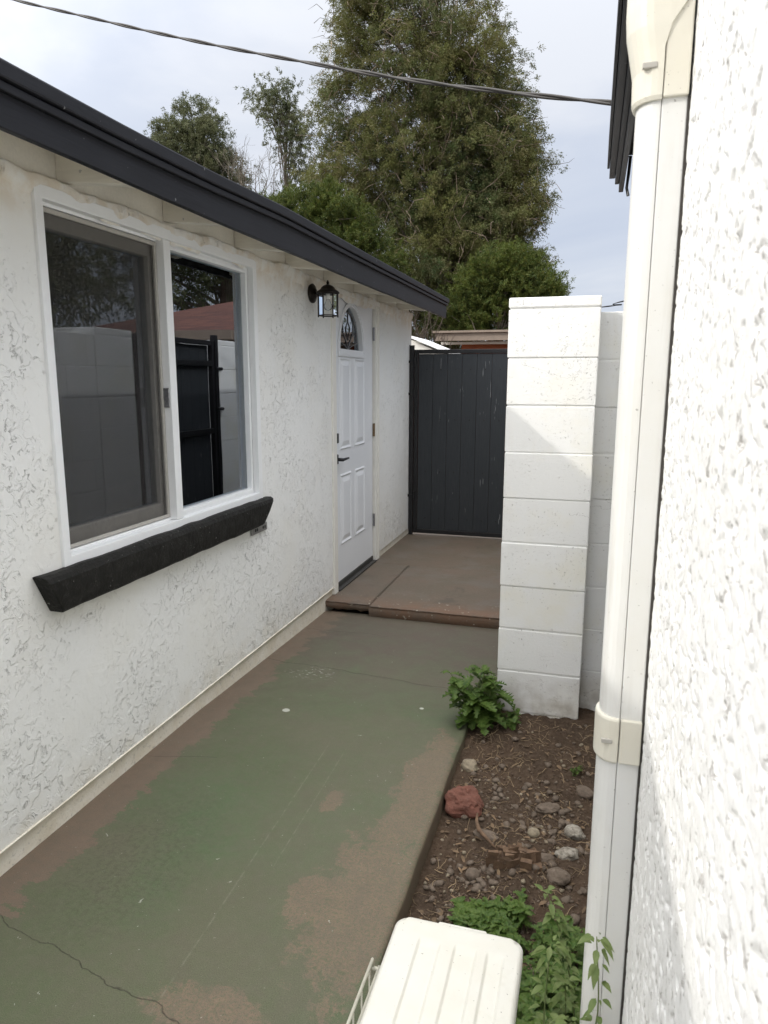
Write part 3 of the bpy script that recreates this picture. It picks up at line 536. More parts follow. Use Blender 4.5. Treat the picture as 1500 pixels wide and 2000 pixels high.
# curtain inside the left light
ycur = np.linspace(WY0 - 0.1, 2.62, 400); zc = np.linspace(0.5, 2.2, 12); P, Q = np.meshgrid(ycur, zc, indexing='ij')
cxv = -0.150 + 0.036 * np.sin(P * 62 + 1.6 * np.sin(P * 9) + 0.3 * Q) + 0.012 * np.sin(P * 27 + Q)
v = np.stack([cxv, P, Q], -1).reshape(-1, 3); i_ = np.arange(P.size).reshape(P.shape); f = np.stack([i_[:-1, :-1], i_[1:, :-1], i_[1:, 1:], i_[:-1, 1:]], -1).reshape(-1, 4)
cu = fast('curtain', v, f, MT['curtain'], smooth=True); tag(cu, 'pleated grey curtain hanging inside behind the insect screen', 'curtain')
tag(MB().box(-0.108, -0.104, 2.70, 2.90, 0.93, 1.045).build('paper_card', MT['card']), 'yellow green paper card leaning inside the bottom corner of the clear pane', 'card')

# door with casing
casing = MB()
casing.box(-0.12, 0.012, DY0 - 0.028, DY0 + 0.045, 0.034, 2.10).box(-0.12, 0.012, DY1 - 0.10, DY1, 0.034, 2.10).box(-0.12, 0.014, DY0 - 0.028, DY1, 2.1005, 2.135).build('door_casing', MT['trim'], house, 0.004)
MB().box(-0.08, 0.019, DY1 - 0.052, DY1 - 0.044, 0.04, 2.095).build('casing_bead', MT['trim'], house, 0.003)
# slab is recessed a little
dy0, dy1, dz0, dz1 = 4.598, 5.512, 0.082, 2.092
door = None
ax, az, cyy, czz = 0.255, 0.300, 4.995, 1.742
arch = [(cyy - ax * math.cos(math.pi * i / 28), czz + az * math.sin(math.pi * i / 28)) for i in range(29)]
# door face with an arched hole: strips between hole and the outer border
mb = MB(); X0, X1 = -0.062, -0.018
mb.box(X0, X1, dy0, dy1, dz0, czz)
n = len(arch)
outer = [(dy0 if y_ < cyy - 1e-6 and i == 0 else dy1 if i == n - 1 else y_, dz1) for i, (y_, z_) in enumerate(arch)]
vv = []; ff = []
for X_ in (X0, X1):
    for a, o_ in zip(arch, outer): vv += [(X_, a[0], a[1]), (X_, o_[0], o_[1])]
for i in range(n - 1):
    a = i * 2; b = a + 2; o_ = 2 * n
    ff += [(a, b, b + 1, a + 1), (o_ + b, o_ + a, o_ + a + 1, o_ + b + 1), (a, o_ + a, o_ + b, b), (a + 1, b + 1, o_ + b + 1, o_ + a + 1)]
mb.add(vv, ff)
# corner pieces beside the arch feet
mb.add([(X1, dy0, czz), (X1, arch[0][0], czz), (X1, dy0, dz1), (X0, dy0, czz), (X0, dy0, dz1), (X0, arch[0][0], czz)], [(0, 1, 2), (3, 0, 2, 4), (3, 4, 5)])
mb.add([(X1, dy1, czz), (X1, arch[-1][0], czz), (X1, dy1, dz1), (X0, dy1, czz), (X0, dy1, dz1), (X0, arch[-1][0], czz)], [(0, 2, 1), (3, 4, 2, 0), (3, 5, 4)])
door = mb.build('door', MT['door'], house)
big = [(cyy - (ax + 0.042) * math.cos(math.pi * i / 28), czz - 0.012 + (az + 0.05) * math.sin(math.pi * i / 28)) for i in range(29)] + [(cyy + ax + 0.042, czz - 0.052), (cyy - ax - 0.042, czz - 0.052)]
sml = [(cyy - (ax - 0.002) * math.cos(math.pi * i / 28), czz + 0.002 + (az - 0.002) * math.sin(math.pi * i / 28)) for i in range(29)] + [(cyy + ax - 0.004, czz), (cyy - ax + 0.004, czz)]
mid = [((a[0] + b[0]) / 2, (a[1] + b[1]) / 2) for a, b in zip(big, sml)]
MB().ring(big, mid, -0.0175, -0.006, 'x').ring(mid, sml, -0.0174, -0.012, 'x').build('fanlight_frame', MT['door'], door, 0.004)
MB().extr(arch, -0.050, -0.046, 'x').build('fanlight_pane', MT['glass'], door)
came = MB(); cxw = -0.043
def cm(pts): came.tube([(cxw, a, b) for a, b in pts], 0.0032, 5)
cm([(cyy, czz + az), (cyy, czz + 0.20), (cyy - 0.05, czz + 0.15), (cyy, czz + 0.07), (cyy + 0.05, czz + 0.15), (cyy, czz + 0.20)])
cm([(cyy - ax * .86 * math.cos(math.pi * i / 20), czz + 0.004 + az * .86 * math.sin(math.pi * i / 20)) for i in range(21)])
for s_ in (-1, 1):
    cm([(cyy, czz + 0.005), (cyy + s_ * 0.05, czz + 0.07), (cyy + s_ * 0.12, czz + 0.13), (cyy + s_ * 0.19, czz + 0.12), (cyy + s_ * 0.17, czz + 0.05), (cyy + s_ * 0.08, czz + 0.03), (cyy, czz + 0.005)])
    cm([(cyy + s_ * 0.10, czz + 0.12), (cyy + s_ * 0.13, czz + 0.20), (cyy + s_ * 0.18, czz + 0.21)]); cm([(cyy + s_ * 0.17, czz + 0.05), (cyy + s_ * 0.235, czz + 0.06)])
came.build('fanlight_came', MT['hingep'], door, smooth=True)
def panel(y0, y1, z0, z1):
    X = X1 + 0.0002; q = MB(); 
    lv = [(0.0, 0.0), (0.010, 0.007), (0.024, -0.0), (0.034, 0.0015), (0.060, 0.008)]
    rings = [[(X + h, y0 + d, z0 + d), (X + h, y1 - d, z0 + d), (X + h, y1 - d, z1 - d), (X + h, y0 + d, z1 - d)] for d, h in lv]
    vv = [p for r in rings for p in r]; ff = [(i * 4 + a, i * 4 + (a + 1) % 4, i * 4 + 4 + (a + 1) % 4, i * 4 + 4 + a) for i in range(len(lv) - 1) for a in range(4)] + [(len(lv) * 4 - 4, len(lv) * 4 - 3, len(lv) * 4 - 2, len(lv) * 4 - 1)]
    q.add(vv, ff); return q.build('door_panel', MT['door'], door)
for a, b in ((4.722, 4.965), (5.048, 5.292)): panel(a, b, 1.035, 1.685); panel(a, b, 0.345, 0.862)
MB().box(X1 + 0.0002, -0.006, 4.632, 4.668, 0.945, 1.012).build('handle_plate', MT['iron'], door, 0.003)
MB().tube([(-0.008, 4.650, 0.978), (0.036, 4.650, 0.978)], 0.012, 12).tube([(0.034, 4.645, 0.978), (0.036, 4.70, 0.979), (0.034, 4.765, 0.979)], [0.010, 0.009, 0.007], 10).build('door_handle', MT['iron'], door, smooth=True)
MB().box(X1 + 0.0002, -0.002, 4.632, 4.668, 1.092, 1.160).build('deadbolt', MT['iron'], door, 0.004)
for z_, mt in ((1.885, 'hingep'), (1.130, 'hinge'), (0.385, 'hingep')):
    MB().tube([(-0.006, dy1 + 0.004, z_ - 0.052), (-0.006, dy1 + 0.004, z_ + 0.052)], 0.0075, 10).box(-0.0172, -0.010, dy1 + 0.005, dy1 + 0.0085, z_ - 0.05, z_ + 0.05).build('hinge', MT[mt], door)
MB().box(-0.06, -0.012, dy0, dy1, 0.040, 0.078).box(-0.012, 0.02, dy0 + 0.002, dy1 - 0.002, 0.034, 0.046).build('threshold', MT['rubber'], house, 0.003)

# wall lantern
lamp = thing('wall_lantern', 'black six-sided glass lantern on a round wall plate between window and door', 'lamp', (0, 4.18, 2.02))
RX = Matrix.Rotation(math.pi / 2, 3, 'Y')
MB().lathe([(0.056, 0.0), (0.058, 0.012), (0.050, 0.020), (0.034, 0.024), (0.028, 0.032), (0.012, 0.036)], (0, 4.185, 2.045), 28, RX).build('wall_plate', MT['bronze'], lamp, smooth=True)
lc = Vector((0.135, 4.115, 0)); lz0, lz1 = 1.905, 2.032
MB().tube([(0.03, 4.183, 2.045), (0.060, 4.165, 2.046), (0.085, 4.146, 2.050), (0.10, 4.136, 2.052)], [0.013, 0.010, 0.010, 0.012], 10).build('arm', MT['bronze'], lamp, smooth=True)
rr = 0.058
MB().lathe([(rr + 0.010, lz1), (rr + 0.012, lz1 + 0.006), (rr + 0.004, lz1 + 0.014), (0.050, lz1 + 0.022), (0.044, lz1 + 0.026), (0.040, lz1 + 0.034), (0.028, lz1 + 0.045), (0.012, lz1 + 0.051), (0.006, lz1 + 0.054), (0.009, lz1 + 0.060), (0.008, lz1 + 0.066), (0.002, lz1 + 0.078)], lc, 28).build('lamp_cap', MT['bronze'], lamp, smooth=True)
cg = MB(); hx = [(lc.x + rr * math.cos(math.pi / 3 * i + 0.35), lc.y + rr * math.sin(math.pi / 3 * i + 0.35)) for i in range(6)]
for i in range(6):
    a = hx[i]; b = hx[(i + 1) % 6]; cg.tube([(a[0], a[1], lz0 - 0.010), (a[0], a[1], lz1 + 0.004)], 0.0042, 6)
    for zq in (lz0, lz1 - 0.002): cg.tube([(a[0], a[1], zq), (b[0], b[1], zq)], 0.0036, 6)
cg.build('lamp_cage', MT['bronze'], lamp)
for i in range(6):
    a = hx[i]; b = hx[(i + 1) % 6]; c_ = lc; s_ = 0.96
    A = [(lc.x + (p_[0] - lc.x) * s_, lc.y + (p_[1] - lc.y) * s_) for p_ in (a, b)]
    MB().add([(*A[0], lz0 + 0.002), (*A[1], lz0 + 0.002), (*A[1], lz1 - 0.003), (*A[0], lz1 - 0.003)], [(0, 1, 2, 3)]).build('glass_panel', MT['lglass'], lamp)
MB().lathe([(0.012, lz1 + 0.002), (0.014, lz1 - 0.03), (0.012, lz1 - 0.032)], lc, 14).build('socket', MT['trim'], lamp, smooth=True)
MB().lathe([(0.010, lz1 - 0.033), (0.014, lz1 - 0.045), (0.024, lz1 - 0.065), (0.026, lz1 - 0.078), (0.018, lz1 - 0.092), (0.004, lz1 - 0.098)], lc, 16).build('bulb', MT['lglass'], lamp, smooth=True)

# small plate under the sill
pl = thing('label_plate', 'small grey plate with dark marks on the wall under the sill end', 'plate', (0.0, 3.38, 0.72))
MB().box(0.0015, 0.013, 3.275, 3.455, 0.722, 0.764).build('plate', MT['alu'], pl, 0.002)
for a in (3.315, 3.335, 3.405, 3.428): MB().extr([(a + 0.007 * math.cos(t_) , 0.743 + 0.009 * math.sin(t_)) for t_ in np.linspace(0, 2 * math.pi, 9)[:-1]], 0.0125, 0.0145, 'x').build('mark', MT['iron'], pl)

# ================================================================== block pillar and walls
def course_pillar(root, x0, x1, y0, y1, zb, zt, cap, splitx=None, splity=None, seed=0):
    rs = random.Random(seed); z = zt - cap
    tops = [(z, zt)]
    while z > zb: tops.append((z - 0.2032, z)); z -= 0.2032
    for k, (a, b) in enumerate(tops):
        j = lambda s=0.0025: rs.uniform(-s, s); gz = rs.choice([0.0008, 0.0014, 0.0028, 0.0036]); gz2 = rs.choice([0.0008, 0.0014, 0.0028])
        xsplit = [x0, x1]; ysp = [y0, y1]
        if splitx:
            off = (k % 2) * 0.2032; xsplit = [x0] + [q for q in np.arange(x0 + off, x1, 0.4064) if x0 + 0.03 < q < x1 - 0.03] + [x1]
        if splity:
            off = (k % 2) * 0.2032; ysp = [y0] + [q for q in np.arange(y0 + off, y1, 0.4064) if y0 + 0.03 < q < y1 - 0.03] + [y1]
        lo = max(a, zb - 0.2)
        for i in range(len(xsplit) - 1):
            for i2 in range(len(ysp) - 1):
                q = MB(); gp = 0.0015
                q.box(xsplit[i] + (gp if i else 0) + j(0.0015), xsplit[i + 1] - (gp if i < len(xsplit) - 2 else 0) + j(0.0015), ysp[i2] + (gp if i2 else 0) + j(), ysp[i2 + 1] - (gp if i2 < len(ysp) - 2 else 0) + j(), lo + gz, b - gz2); yield q
def build_blocks(name, label, cat, x0, x1, y0, y1, zb, zt, cap, splitx=None, splity=None, seed=0, capproud=0.0):
    root = thing(name, label, cat, ((x0 + x1) / 2, (y0 + y1) / 2, zb)); allb = MB(); first = True
    for q in course_pillar(root, x0, x1, y0, y1, zb, zt, cap, splitx, splity, seed):
        if first and not splitx and not splity:
            MB().box(x0 - capproud, x1 + capproud, y0 - capproud, y1 + capproud, zt - cap + 0.003, zt).build('cap', MT['block'], root, 0.006); first = False; continue
        allb.add(q.v, q.f)
    allb.build('blocks', MT['block'], root, 0.0045, seg=3)
    MB().box(x0 + 0.0048, x1 - 0.0048, y0 + 0.0048, y1 - 0.0048, zb - 0.1, zt - 0.01).build('mortar', MT['block'], root)
    return root
build_blocks('block_pillar', 'near white painted block pillar standing at the dirt bed, half in sun', 'pillar', 1.322, 1.697, 3.14, 3.53, -0.06, 1.868, 0.046, seed=3, capproud=0.002)
build_blocks('block_wall', 'low white block wall running right from the near pillar behind the conduit', 'wall', 1.688, 4.6, 3.255, 3.455, -0.06, 1.815, 0.2032, splitx=True, seed=5)
build_blocks('block_wall', 'white block side wall between the near pillar and the side gate', 'wall', 1.33, 1.53, 3.5335, 4.02, -0.06, 1.815, 0.2032, splity=True, seed=6)
build_blocks('block_pillar', 'white block pillar on the hinge-less side of the side gate, hidden behind the near one', 'pillar', 1.325, 1.70, 4.024, 4.42, -0.06, 1.862, 0.046, seed=7)
build_blocks('block_pillar', 'white block pillar at the hinged post of the side gate', 'pillar', 1.325, 1.70, 5.57, 5.96, -0.06, 1.862, 0.046, seed=8)
build_blocks('block_wall', 'white block wall between the side gate pillar and the end gate', 'wall', 1.33, 1.53, 5.963, 6.62, -0.06, 1.815, 0.2032, splity=True, seed=9)
# ragged mortar skirt where the near pillar meets the dirt
def lump(mb, c, r, seed, sub=2, amp=0.35, sq=(1, 1, 1), rotz=0.0, freq=2.2):
    bm = bmesh.new(); bmesh.ops.create_icosphere(bm, subdivisions=sub, radius=1.0); v_ = np.array([q.co[:] for q in bm.verts]); f_ = [tuple(q.index for q in fc.verts) for fc in bm.faces]; bm.free()
    d = 1 + amp * (fbm(v_ * freq + seed * 7.3, 4, seed % 97) - 0.5) * 2; v_ = v_ * d[:, None] * np.array(sq) * r; cc, ss = math.cos(rotz), math.sin(rotz)
    v_ = np.stack([v_[:, 0] * cc - v_[:, 1] * ss, v_[:, 0] * ss + v_[:, 1] * cc, v_[:, 2]], -1) + np.array(c); return mb.add(v_, f_)

# ================================================================== gates
def gate(name, label, along, fixed, s0, s1, z0, z1, nb_, rails_front, hinge_side, flip):
    # along 'x' or 'y': direction of the leaf
    o = ((s0 + s1) / 2, fixed, z0) if along == 'x' else (fixed, (s0 + s1) / 2, z0); root = thing(name, label, 'gate', o)
    def B(mb_, a0, a1, d0, d1, q0, q1): return mb_.box(a0, a1, fixed + d0, fixed + d1, q0, q1) if along == 'x' else mb_.box(fixed + d0, fixed + d1, a0, a1, q0, q1)
    t = 0.038; fr = MB(); B(fr, s0, s0 + t, 0, 0.04, z0, z1); B(fr, s1 - t, s1, 0, 0.04, z0, z1); B(fr, s0 + t, s1 - t, 0.0005, 0.0395, z1 - t, z1); B(fr, s0 + t, s1 - t, 0.0005, 0.0395, z0, z0 + t)
    if rails_front:
        for zr in (z1 - 0.21, (z0 + z1) / 2 + 0.12, z0 + 0.42): B(fr, s0 + t, s1 - t, 0.001, 0.039, zr, zr + 0.045)
    fr.build('gate_frame', MT['iron'], root, 0.003)
    wd = (s1 - s0 - 2 * t - 0.004) / nb_
    for i in range(nb_):
        a = s0 + t + 0.002 + i * wd; d0, d1 = (0.008, 0.030) if not rails_front else (0.0405, 0.058); q = MB(); B(q, a + 0.0012, a + wd - 0.0012, d0, d1, z0 + t + 0.002, z1 - t - 0.002); bd = q.build('board', MT['board'], root, 0.002)
        if not rails_front:
            for zs in (z1 - 0.185, 1.16, 0.66, 0.20):
                MB().tube([(a + wd / 2 + 0.01, fixed + 0.0085, zs), (a + wd / 2 + 0.01, fixed + 0.004, zs)], 0.0075, 8).build('screw', MT['iron'], bd)
    return root, B
gr, B = gate('metal_gate', 'black framed gate of slate vertical boards closing the far end of the walk', 'x', 6.655, 0.0475, 1.24, 0.045, 1.812, 8, False, 0, 0)
MB().box(0.004, 0.044, 6.64, 6.68, 0.03, 1.845).build('gate_post', MT['iron'], gr, 0.003)
MB().box(0.0, 0.048, 6.636, 6.684, 1.846, 1.852).build('post_cap', MT['iron'], gr, 0.002)
for zz in (1.70, 1.40, 0.42): MB().tube([(0.055, 6.645, zz - 0.04), (0.055, 6.645, zz + 0.04)], 0.011, 10).box(-0.0, 0.05, 6.625, 6.637, zz - 0.012, zz + 0.012).build('hinge', MT['iron'], gr)
MB().box(1.265, 1.32, 6.64, 6.69, 0.03, 1.85).build('gate_post', MT['iron'], gr, 0.003)
g2, B = gate('metal_gate', 'black side gate with three cross rails between the two rear block pillars', 'y', 1.33, 4.44, 5.50, 0.06, 1.85, 7, True, 0, 0)
MB().box(1.325, 1.375, 5.515, 5.56, 0.03, 1.90).build('gate_post', MT['iron'], g2, 0.003)
for zz in (1.62, 1.28, 0.35): MB().tube([(1.32, 5.51, zz), (1.32, 5.60, zz)], 0.014, 10).build('hinge', MT['iron'], g2)

# ================================================================== right house
RX_ = 1.78
rh = thing('near_stucco_house', 'rough white stucco house wall close on the right, lit by the sun', 'house', (1.9, 1.0, 0))
ysw = np.concatenate([np.linspace(-0.02, 1.3, 560)]); zsw = np.linspace(0.15, 2.34, 860)
YY, ZZ = np.meshgrid(ysw, zsw, indexing='ij'); p = np.stack([YY, ZZ, YY * 0], -1)
wp = p + 0.012 * np.stack([fbm(p * 40, 2, 90) - .5, fbm(p * 40, 2, 91) - .5, p[..., 2]], -1) * 2
big_ = fbm(wp * 26, 4, 51, 0.6); small = fbm(wp * 110, 3, 55, 0.6); gr = fbm(wp * 30, 3, 60, 0.5); mask = np.clip((fbm(p * 7, 3, 70) - 0.42) / 0.12, 0, 1) * np.clip((fbm(p * 45, 2, 72) - 0.42) / 0.12, 0, 1)
grv = np.clip(1 - np.abs(gr - 0.5) / 0.03, 0, 1) * mask
dots = np.clip((0.34 - fbm(wp * 85, 2, 77)) / 0.06, 0, 1)
h = 0.0018 * (big_ - 0.5) + 0.0017 * (small - 0.5) - 0.0036 * grv - 0.0028 * dots
ed = np.minimum(1, np.minimum((YY + 0.02) / 0.03, (1.3 - YY) / 0.03)); XX = RX_ - h * ed
v = np.stack([XX, YY, ZZ], -1).reshape(-1, 3); i_ = np.arange(XX.size).reshape(XX.shape); f = np.stack([i_[:-1, :-1], i_[:-1, 1:], i_[1:, 1:], i_[1:, :-1]], -1).reshape(-1, 4)
fast('wall', v, f, MT['heavy'], rh, smooth=True)
MB().box(RX_ + 0.02, 5.0, -0.02, 1.3, -0.1, 2.36).box(RX_, 5.0, -3.5, -0.021, -0.1, 2.36).box(RX_, 5.0, 1.301, 3.02, -0.1, 2.36).build('rear_wall', MT['heavy'], rh)
MB().box(1.752, 5.1, -3.5, 3.02, 2.362, 2.41).build('soffit', MT['fascia2'], rh)
for nm, x0, x1, z0, z1, ye in (('drip_edge', 1.690, 1.699, 2.345, 2.45, 3.12), ('fascia', 1.7, 1.722, 2.315, 2.44, 3.15), ('fascia_trim', 1.7225, 1.738, 2.29, 2.43, 3.14), ('fascia_trim', 1.7385, 1.756, 2.262, 2.42, 3.15)):
    wavy_board(nm, x0, x1, -3.5, ye, z0, z1, MT['fascia2'], rh, 0.002, 3, 0.002)
MB().add([(1.69, -3.5, 2.455), (1.69, 3.16, 2.455), (5.2, 3.16, 3.0), (5.2, -3.5, 3.0), (1.69, -3.5, 2.47), (1.69, 3.16, 2.47), (5.2, 3.16, 3.02), (5.2, -3.5, 3.02)], [(0, 1, 2, 3), (7, 6, 5, 4), (0, 3, 7, 4), (1, 5, 6, 2), (0, 4, 5, 1), (2, 6, 7, 3)]).build('roof', MT['roof'], rh)
MB().tube([(1.772, 3.02, 2.36), (1.769, 3.03, 2.30), (1.765, 3.035, 2.25), (1.772, 3.03, 2.22)], 0.006, 6).build('wire_stub', MT['iron'], rh)

# line set cover
CY = 1.09
con = thing('pipe_cover', 'white plastic pipe cover running up the rough stucco with cream couplings', 'pipe cover', (RX_, CY, 0))
def dprof(prot, half, back=RX_ - 0.003, seam=None):
    """D-shaped section (x,y): base near the wall, rounded cover in front"""
    pts = []; r = half
    pts.append((back, CY + half)); pts.append((back - prot + r * 0.75, CY + half))
    for i in range(1, 12):
        t_ = math.pi * i / 12; pts.append((back - prot + r * 0.75 - r * 0.75 * math.sin(t_), CY + half * math.cos(t_)))
    pts.append((back - prot + r * 0.75, CY - half)); pts.append((back, CY - half)); return pts
PR = 0.062; HF = 0.034
def split(prot, half, frac, gap=0.0006):
    full = dprof(prot, half); xb = RX_ - 0.003 - prot * frac
    base = [(RX_ - 0.003, CY + half * 0.98), (xb + gap, CY + half * 0.98), (xb + gap, CY - half * 0.98), (RX_ - 0.003, CY - half * 0.98)]
    cov = [(xb, CY + half)] + [q for q in full if q[0] < xb] + [(xb, CY - half)]; return base, cov
base, cov = split(PR, HF, 0.52)
MB().extr(base, -0.1, 2.0, 'z').build('base_channel', MT['cond'], con, 0.0015)
MB().extr(cov, -0.1, 2.0, 'z').build('cover', MT['cond'], con, 0.001, smooth=False)
def taperpart(name, fr0, fr1, zlist, plist, hlist, which, mat, bev=0.002):
    secs = []
    for z_, p_, h_ in zip(zlist, plist, hlist):
        b_, c_ = split(p_, h_, fr0); secs.append([(q[0], q[1], z_) for q in (b_ if which == 'base' else c_)])
    n_ = min(len(s) for s in secs); secs = [s[:n_] for s in secs]; vv = [p for s in secs for p in s]
    ff = [(i * n_ + a, i * n_ + (a + 1) % n_, (i + 1) * n_ + (a + 1) % n_, (i + 1) * n_ + a) for i in range(len(secs) - 1) for a in range(n_)] + [tuple(range(n_)), tuple(range(len(vv) - 1, len(vv) - n_ - 1, -1))]
    return MB().add(vv, ff).build(name, mat, con, bev)
cz0, cz1 = 0.945, 1.018
def covsec(prot, half, xb):
    out_ = [(xb, CY + half)]; r = half * 0.75; x0_ = RX_ - 0.003 - prot
    for i in range(13):
        t_ = math.pi * i / 12; out_.append((x0_ + r - r * math.sin(t_), CY + half * math.cos(t_)))
    out_.append((xb, CY - half)); return out_
def loftc(name, secs, mat, bev=0.0015, smooth=False):
    n_ = len(secs[0][1]); vv = [(q[0], q[1], z_) for z_, s in secs for q in s]
    ff = [(i * n_ + a, i * n_ + (a + 1) % n_, (i + 1) * n_ + (a + 1) % n_, (i + 1) * n_ + a) for i in range(len(secs) - 1) for a in range(n_)] + [tuple(range(n_)), tuple(range(len(vv) - 1, len(vv) - n_ - 1, -1))]
    return MB().add(vv, ff).build(name, mat, con, bev, smooth)
xb = RX_ - 0.003 - PR * 0.52
cl = loftc('coupling', [(cz0, covsec(PR + 0.004, HF + 0.004, xb)), (cz0 + 0.004, covsec(PR + 0.0055, HF + 0.0055, xb)), (cz1 - 0.004, covsec(PR + 0.0055, HF + 0.0055, xb)), (cz1, covsec(PR + 0.004, HF + 0.004, xb))], MT['ivory'])
MB().box(xb + 0.0015, RX_ - 0.003, CY - HF - 0.005, CY + HF + 0.005, cz0 + 0.001, cz1 - 0.001).build('coupling_back', MT['ivory'], con, 0.002)
zc_ = (cz0 + cz1) / 2
MB().box(xb - 0.025, xb - 0.009, CY - HF - 0.0062, CY - HF - 0.001, zc_ - 0.004, zc_ + 0.003).build('clip_slot', MT['track'], con, 0.001)
# elbow cap at the top, bulging outwards then turning into the wall
prof = [(1.878, PR + 0.004, HF + 0.004), (1.883, PR + 0.006, HF + 0.006), (1.915, PR + 0.007, HF + 0.007), (1.94, PR + 0.012, HF + 0.007), (1.965, PR + 0.017, HF + 0.008), (1.99, PR + 0.019, HF + 0.008), (2.03, PR + 0.019, HF + 0.009), (2.08, PR + 0.010, HF + 0.009), (2.115, PR - 0.004, HF + 0.008), (2.135, PR - 0.035, HF + 0.004)]
# the clip part next to the wall
MB().extr([(RX_ - 0.003, 1.880), (xb + 0.001, 1.880), (xb + 0.001, 1.945), (xb + 0.004, 1.965), (xb + 0.014, 1.982), (xb + 0.024, 1.990), (RX_ - 0.003, 1.994)], CY - HF - 0.0052, CY + HF + 0.005, 'y').build('elbow_base', MT['ivory'], con, 0.002)
secs = []
for z_, pr_, hf_ in prof:
    xbz = xb if z_ < 1.945 else min(xb + 0.024, xb + 0.024 * ((z_ - 1.945) / 0.045) ** 1.6) if z_ < 1.993 else RX_ - 0.003
    secs.append((z_, covsec(pr_, hf_, xbz)))
ins = []
loftc('elbow_cap', secs, MT['ivory'], 0.0015)
MB().box(xb - 0.026, xb - 0.008, CY - HF - 0.0082, CY - HF - 0.001, 1.915, 1.922).build('clip_slot', MT['track'], con, 0.001)
MB().box(RX_ - 0.0035, RX_ + 0.004, CY - HF - 0.001, CY + HF + 0.001, -0.1, 1.88).build('gap_shade_strip', MT['gap'], con)  # dark strip stands in for the shade in the gap behind the cover

# ================================================================== overhead cable
def cable(pts, r, name, label, twist=9.0):
    root = thing(name, label, 'cable', pts[-1]); P = [Vector(p) for p in pts]; n = 260; out_ = []
    for i in range(n):
        t_ = i / (n - 1) * (len(P) - 1); k = min(int(t_), len(P) - 2); u = t_ - k; p0 = P[max(k - 1, 0)]; p1 = P[k]; p2 = P[k + 1]; p3 = P[min(k + 2, len(P) - 1)]
        out_.append(0.5 * ((2 * p1) + (p2 - p0) * u + (2 * p0 - 5 * p1 + 4 * p2 - p3) * u * u + (3 * p1 - p0 - 3 * p2 + p3) * u ** 3))
    s = 0; acc = [0]
    for i in range(1, n): s += (out_[i] - out_[i - 1]).length; acc.append(s)
    for j in range(2):
        q = []
        for i in range(n):
            d = (out_[min(i + 1, n - 1)] - out_[max(i - 1, 0)]).normalized(); a = d.cross(Vector((0, 0, 1))).normalized(); b = d.cross(a); an = acc[i] * twist + math.pi * j; q.append(out_[i] + (a * math.cos(an) + b * math.sin(an)) * r * 0.85)
        MB().tube(q, r, 7).build('strand', MT['cable'], root, smooth=True)
def ray(px, py, y): 
    c_ = M @ np.array([px - 750, py - 1000, 1380.0]); t_ = y / c_[1]; return tuple(np.array(CAM) + t_ * c_)
cable([ray(-260, -95, 5.1), ray(-60, -24, 4.7), ray(200, 40, 4.35), ray(400, 84, 4.05), ray(600, 122, 3.75), ray(800, 156, 3.45), ray(1000, 181, 3.2), ray(1196, 201, 2.95)], 0.0056, 'overhead_cable', 'twisted black cable sagging across the sky to the right eave')
cable([(-6, 24, 3.2), (1.9, 25, 3.92), (2.6, 25, 4.10), (9, 26, 5.4)], 0.012, 'distant_cable', 'thin distant pair of lines low in the sky beside the pillar', 6)

# ================================================================== storage box with wire racks
bx = thing('storage_box', 'off white ribbed plastic lid box with folded wire racks on both sides', 'storage box', (1.47, 1.0, -0.08))
LX0, LX1, LY0, LY1, LZ = 1.345, 1.606, 0.66, 1.268, 0.42
cor = []
for (cx_, cy_, a0) in ((LX1 - 0.03, LY1 - 0.03, 0), (LX0 + 0.03, LY1 - 0.03, 90), (LX0 + 0.03, LY0 + 0.03, 180), (LX1 - 0.03, LY0 + 0.03, 270)):
    for q in range(7): a = math.radians(a0 + q * 15); cor.append((cx_ + 0.03 * math.cos(a), cy_ + 0.03 * math.sin(a)))
# lid top as a fine grid with ribs inside a rounded rectangle
nx_, ny_ = 120, 90
def ribz(X, Y):
    z_ = np.full_like(X, LZ); yv = np.clip((LY1 - 0.055 - Y) / 0.012, 0, 1)
    for c0, c1 in ((1.402, 1.447), (1.474, 1.519), (1.538, 1.573)):
        z_ -= 0.0055 * np.clip((X - c0) / 0.003, 0, 1) * np.clip((c1 - X) / 0.003, 0, 1) * yv
    dx = np.minimum(X - LX0, LX1 - X); dy = np.minimum(Y - LY0, LY1 - Y); ex = np.clip(0.03 - dx, 0, 1); ey = np.clip(0.03 - dy, 0, 1); d = 0.03 - np.sqrt(ex ** 2 + ey ** 2); d = np.where((ex > 0) & (ey > 0), d, np.minimum(dx, dy))
    return z_ - 0.008 * np.clip(1 - d / 0.009, 0, 1) ** 2
xs = LX0 + (LX1 - LX0) * np.linspace(0, 1, nx_); ys_ = LY0 + (LY1 - LY0) * np.linspace(0, 1, ny_); X, Y = np.meshgrid(xs, ys_, indexing='ij'); Z = ribz(X, Y)
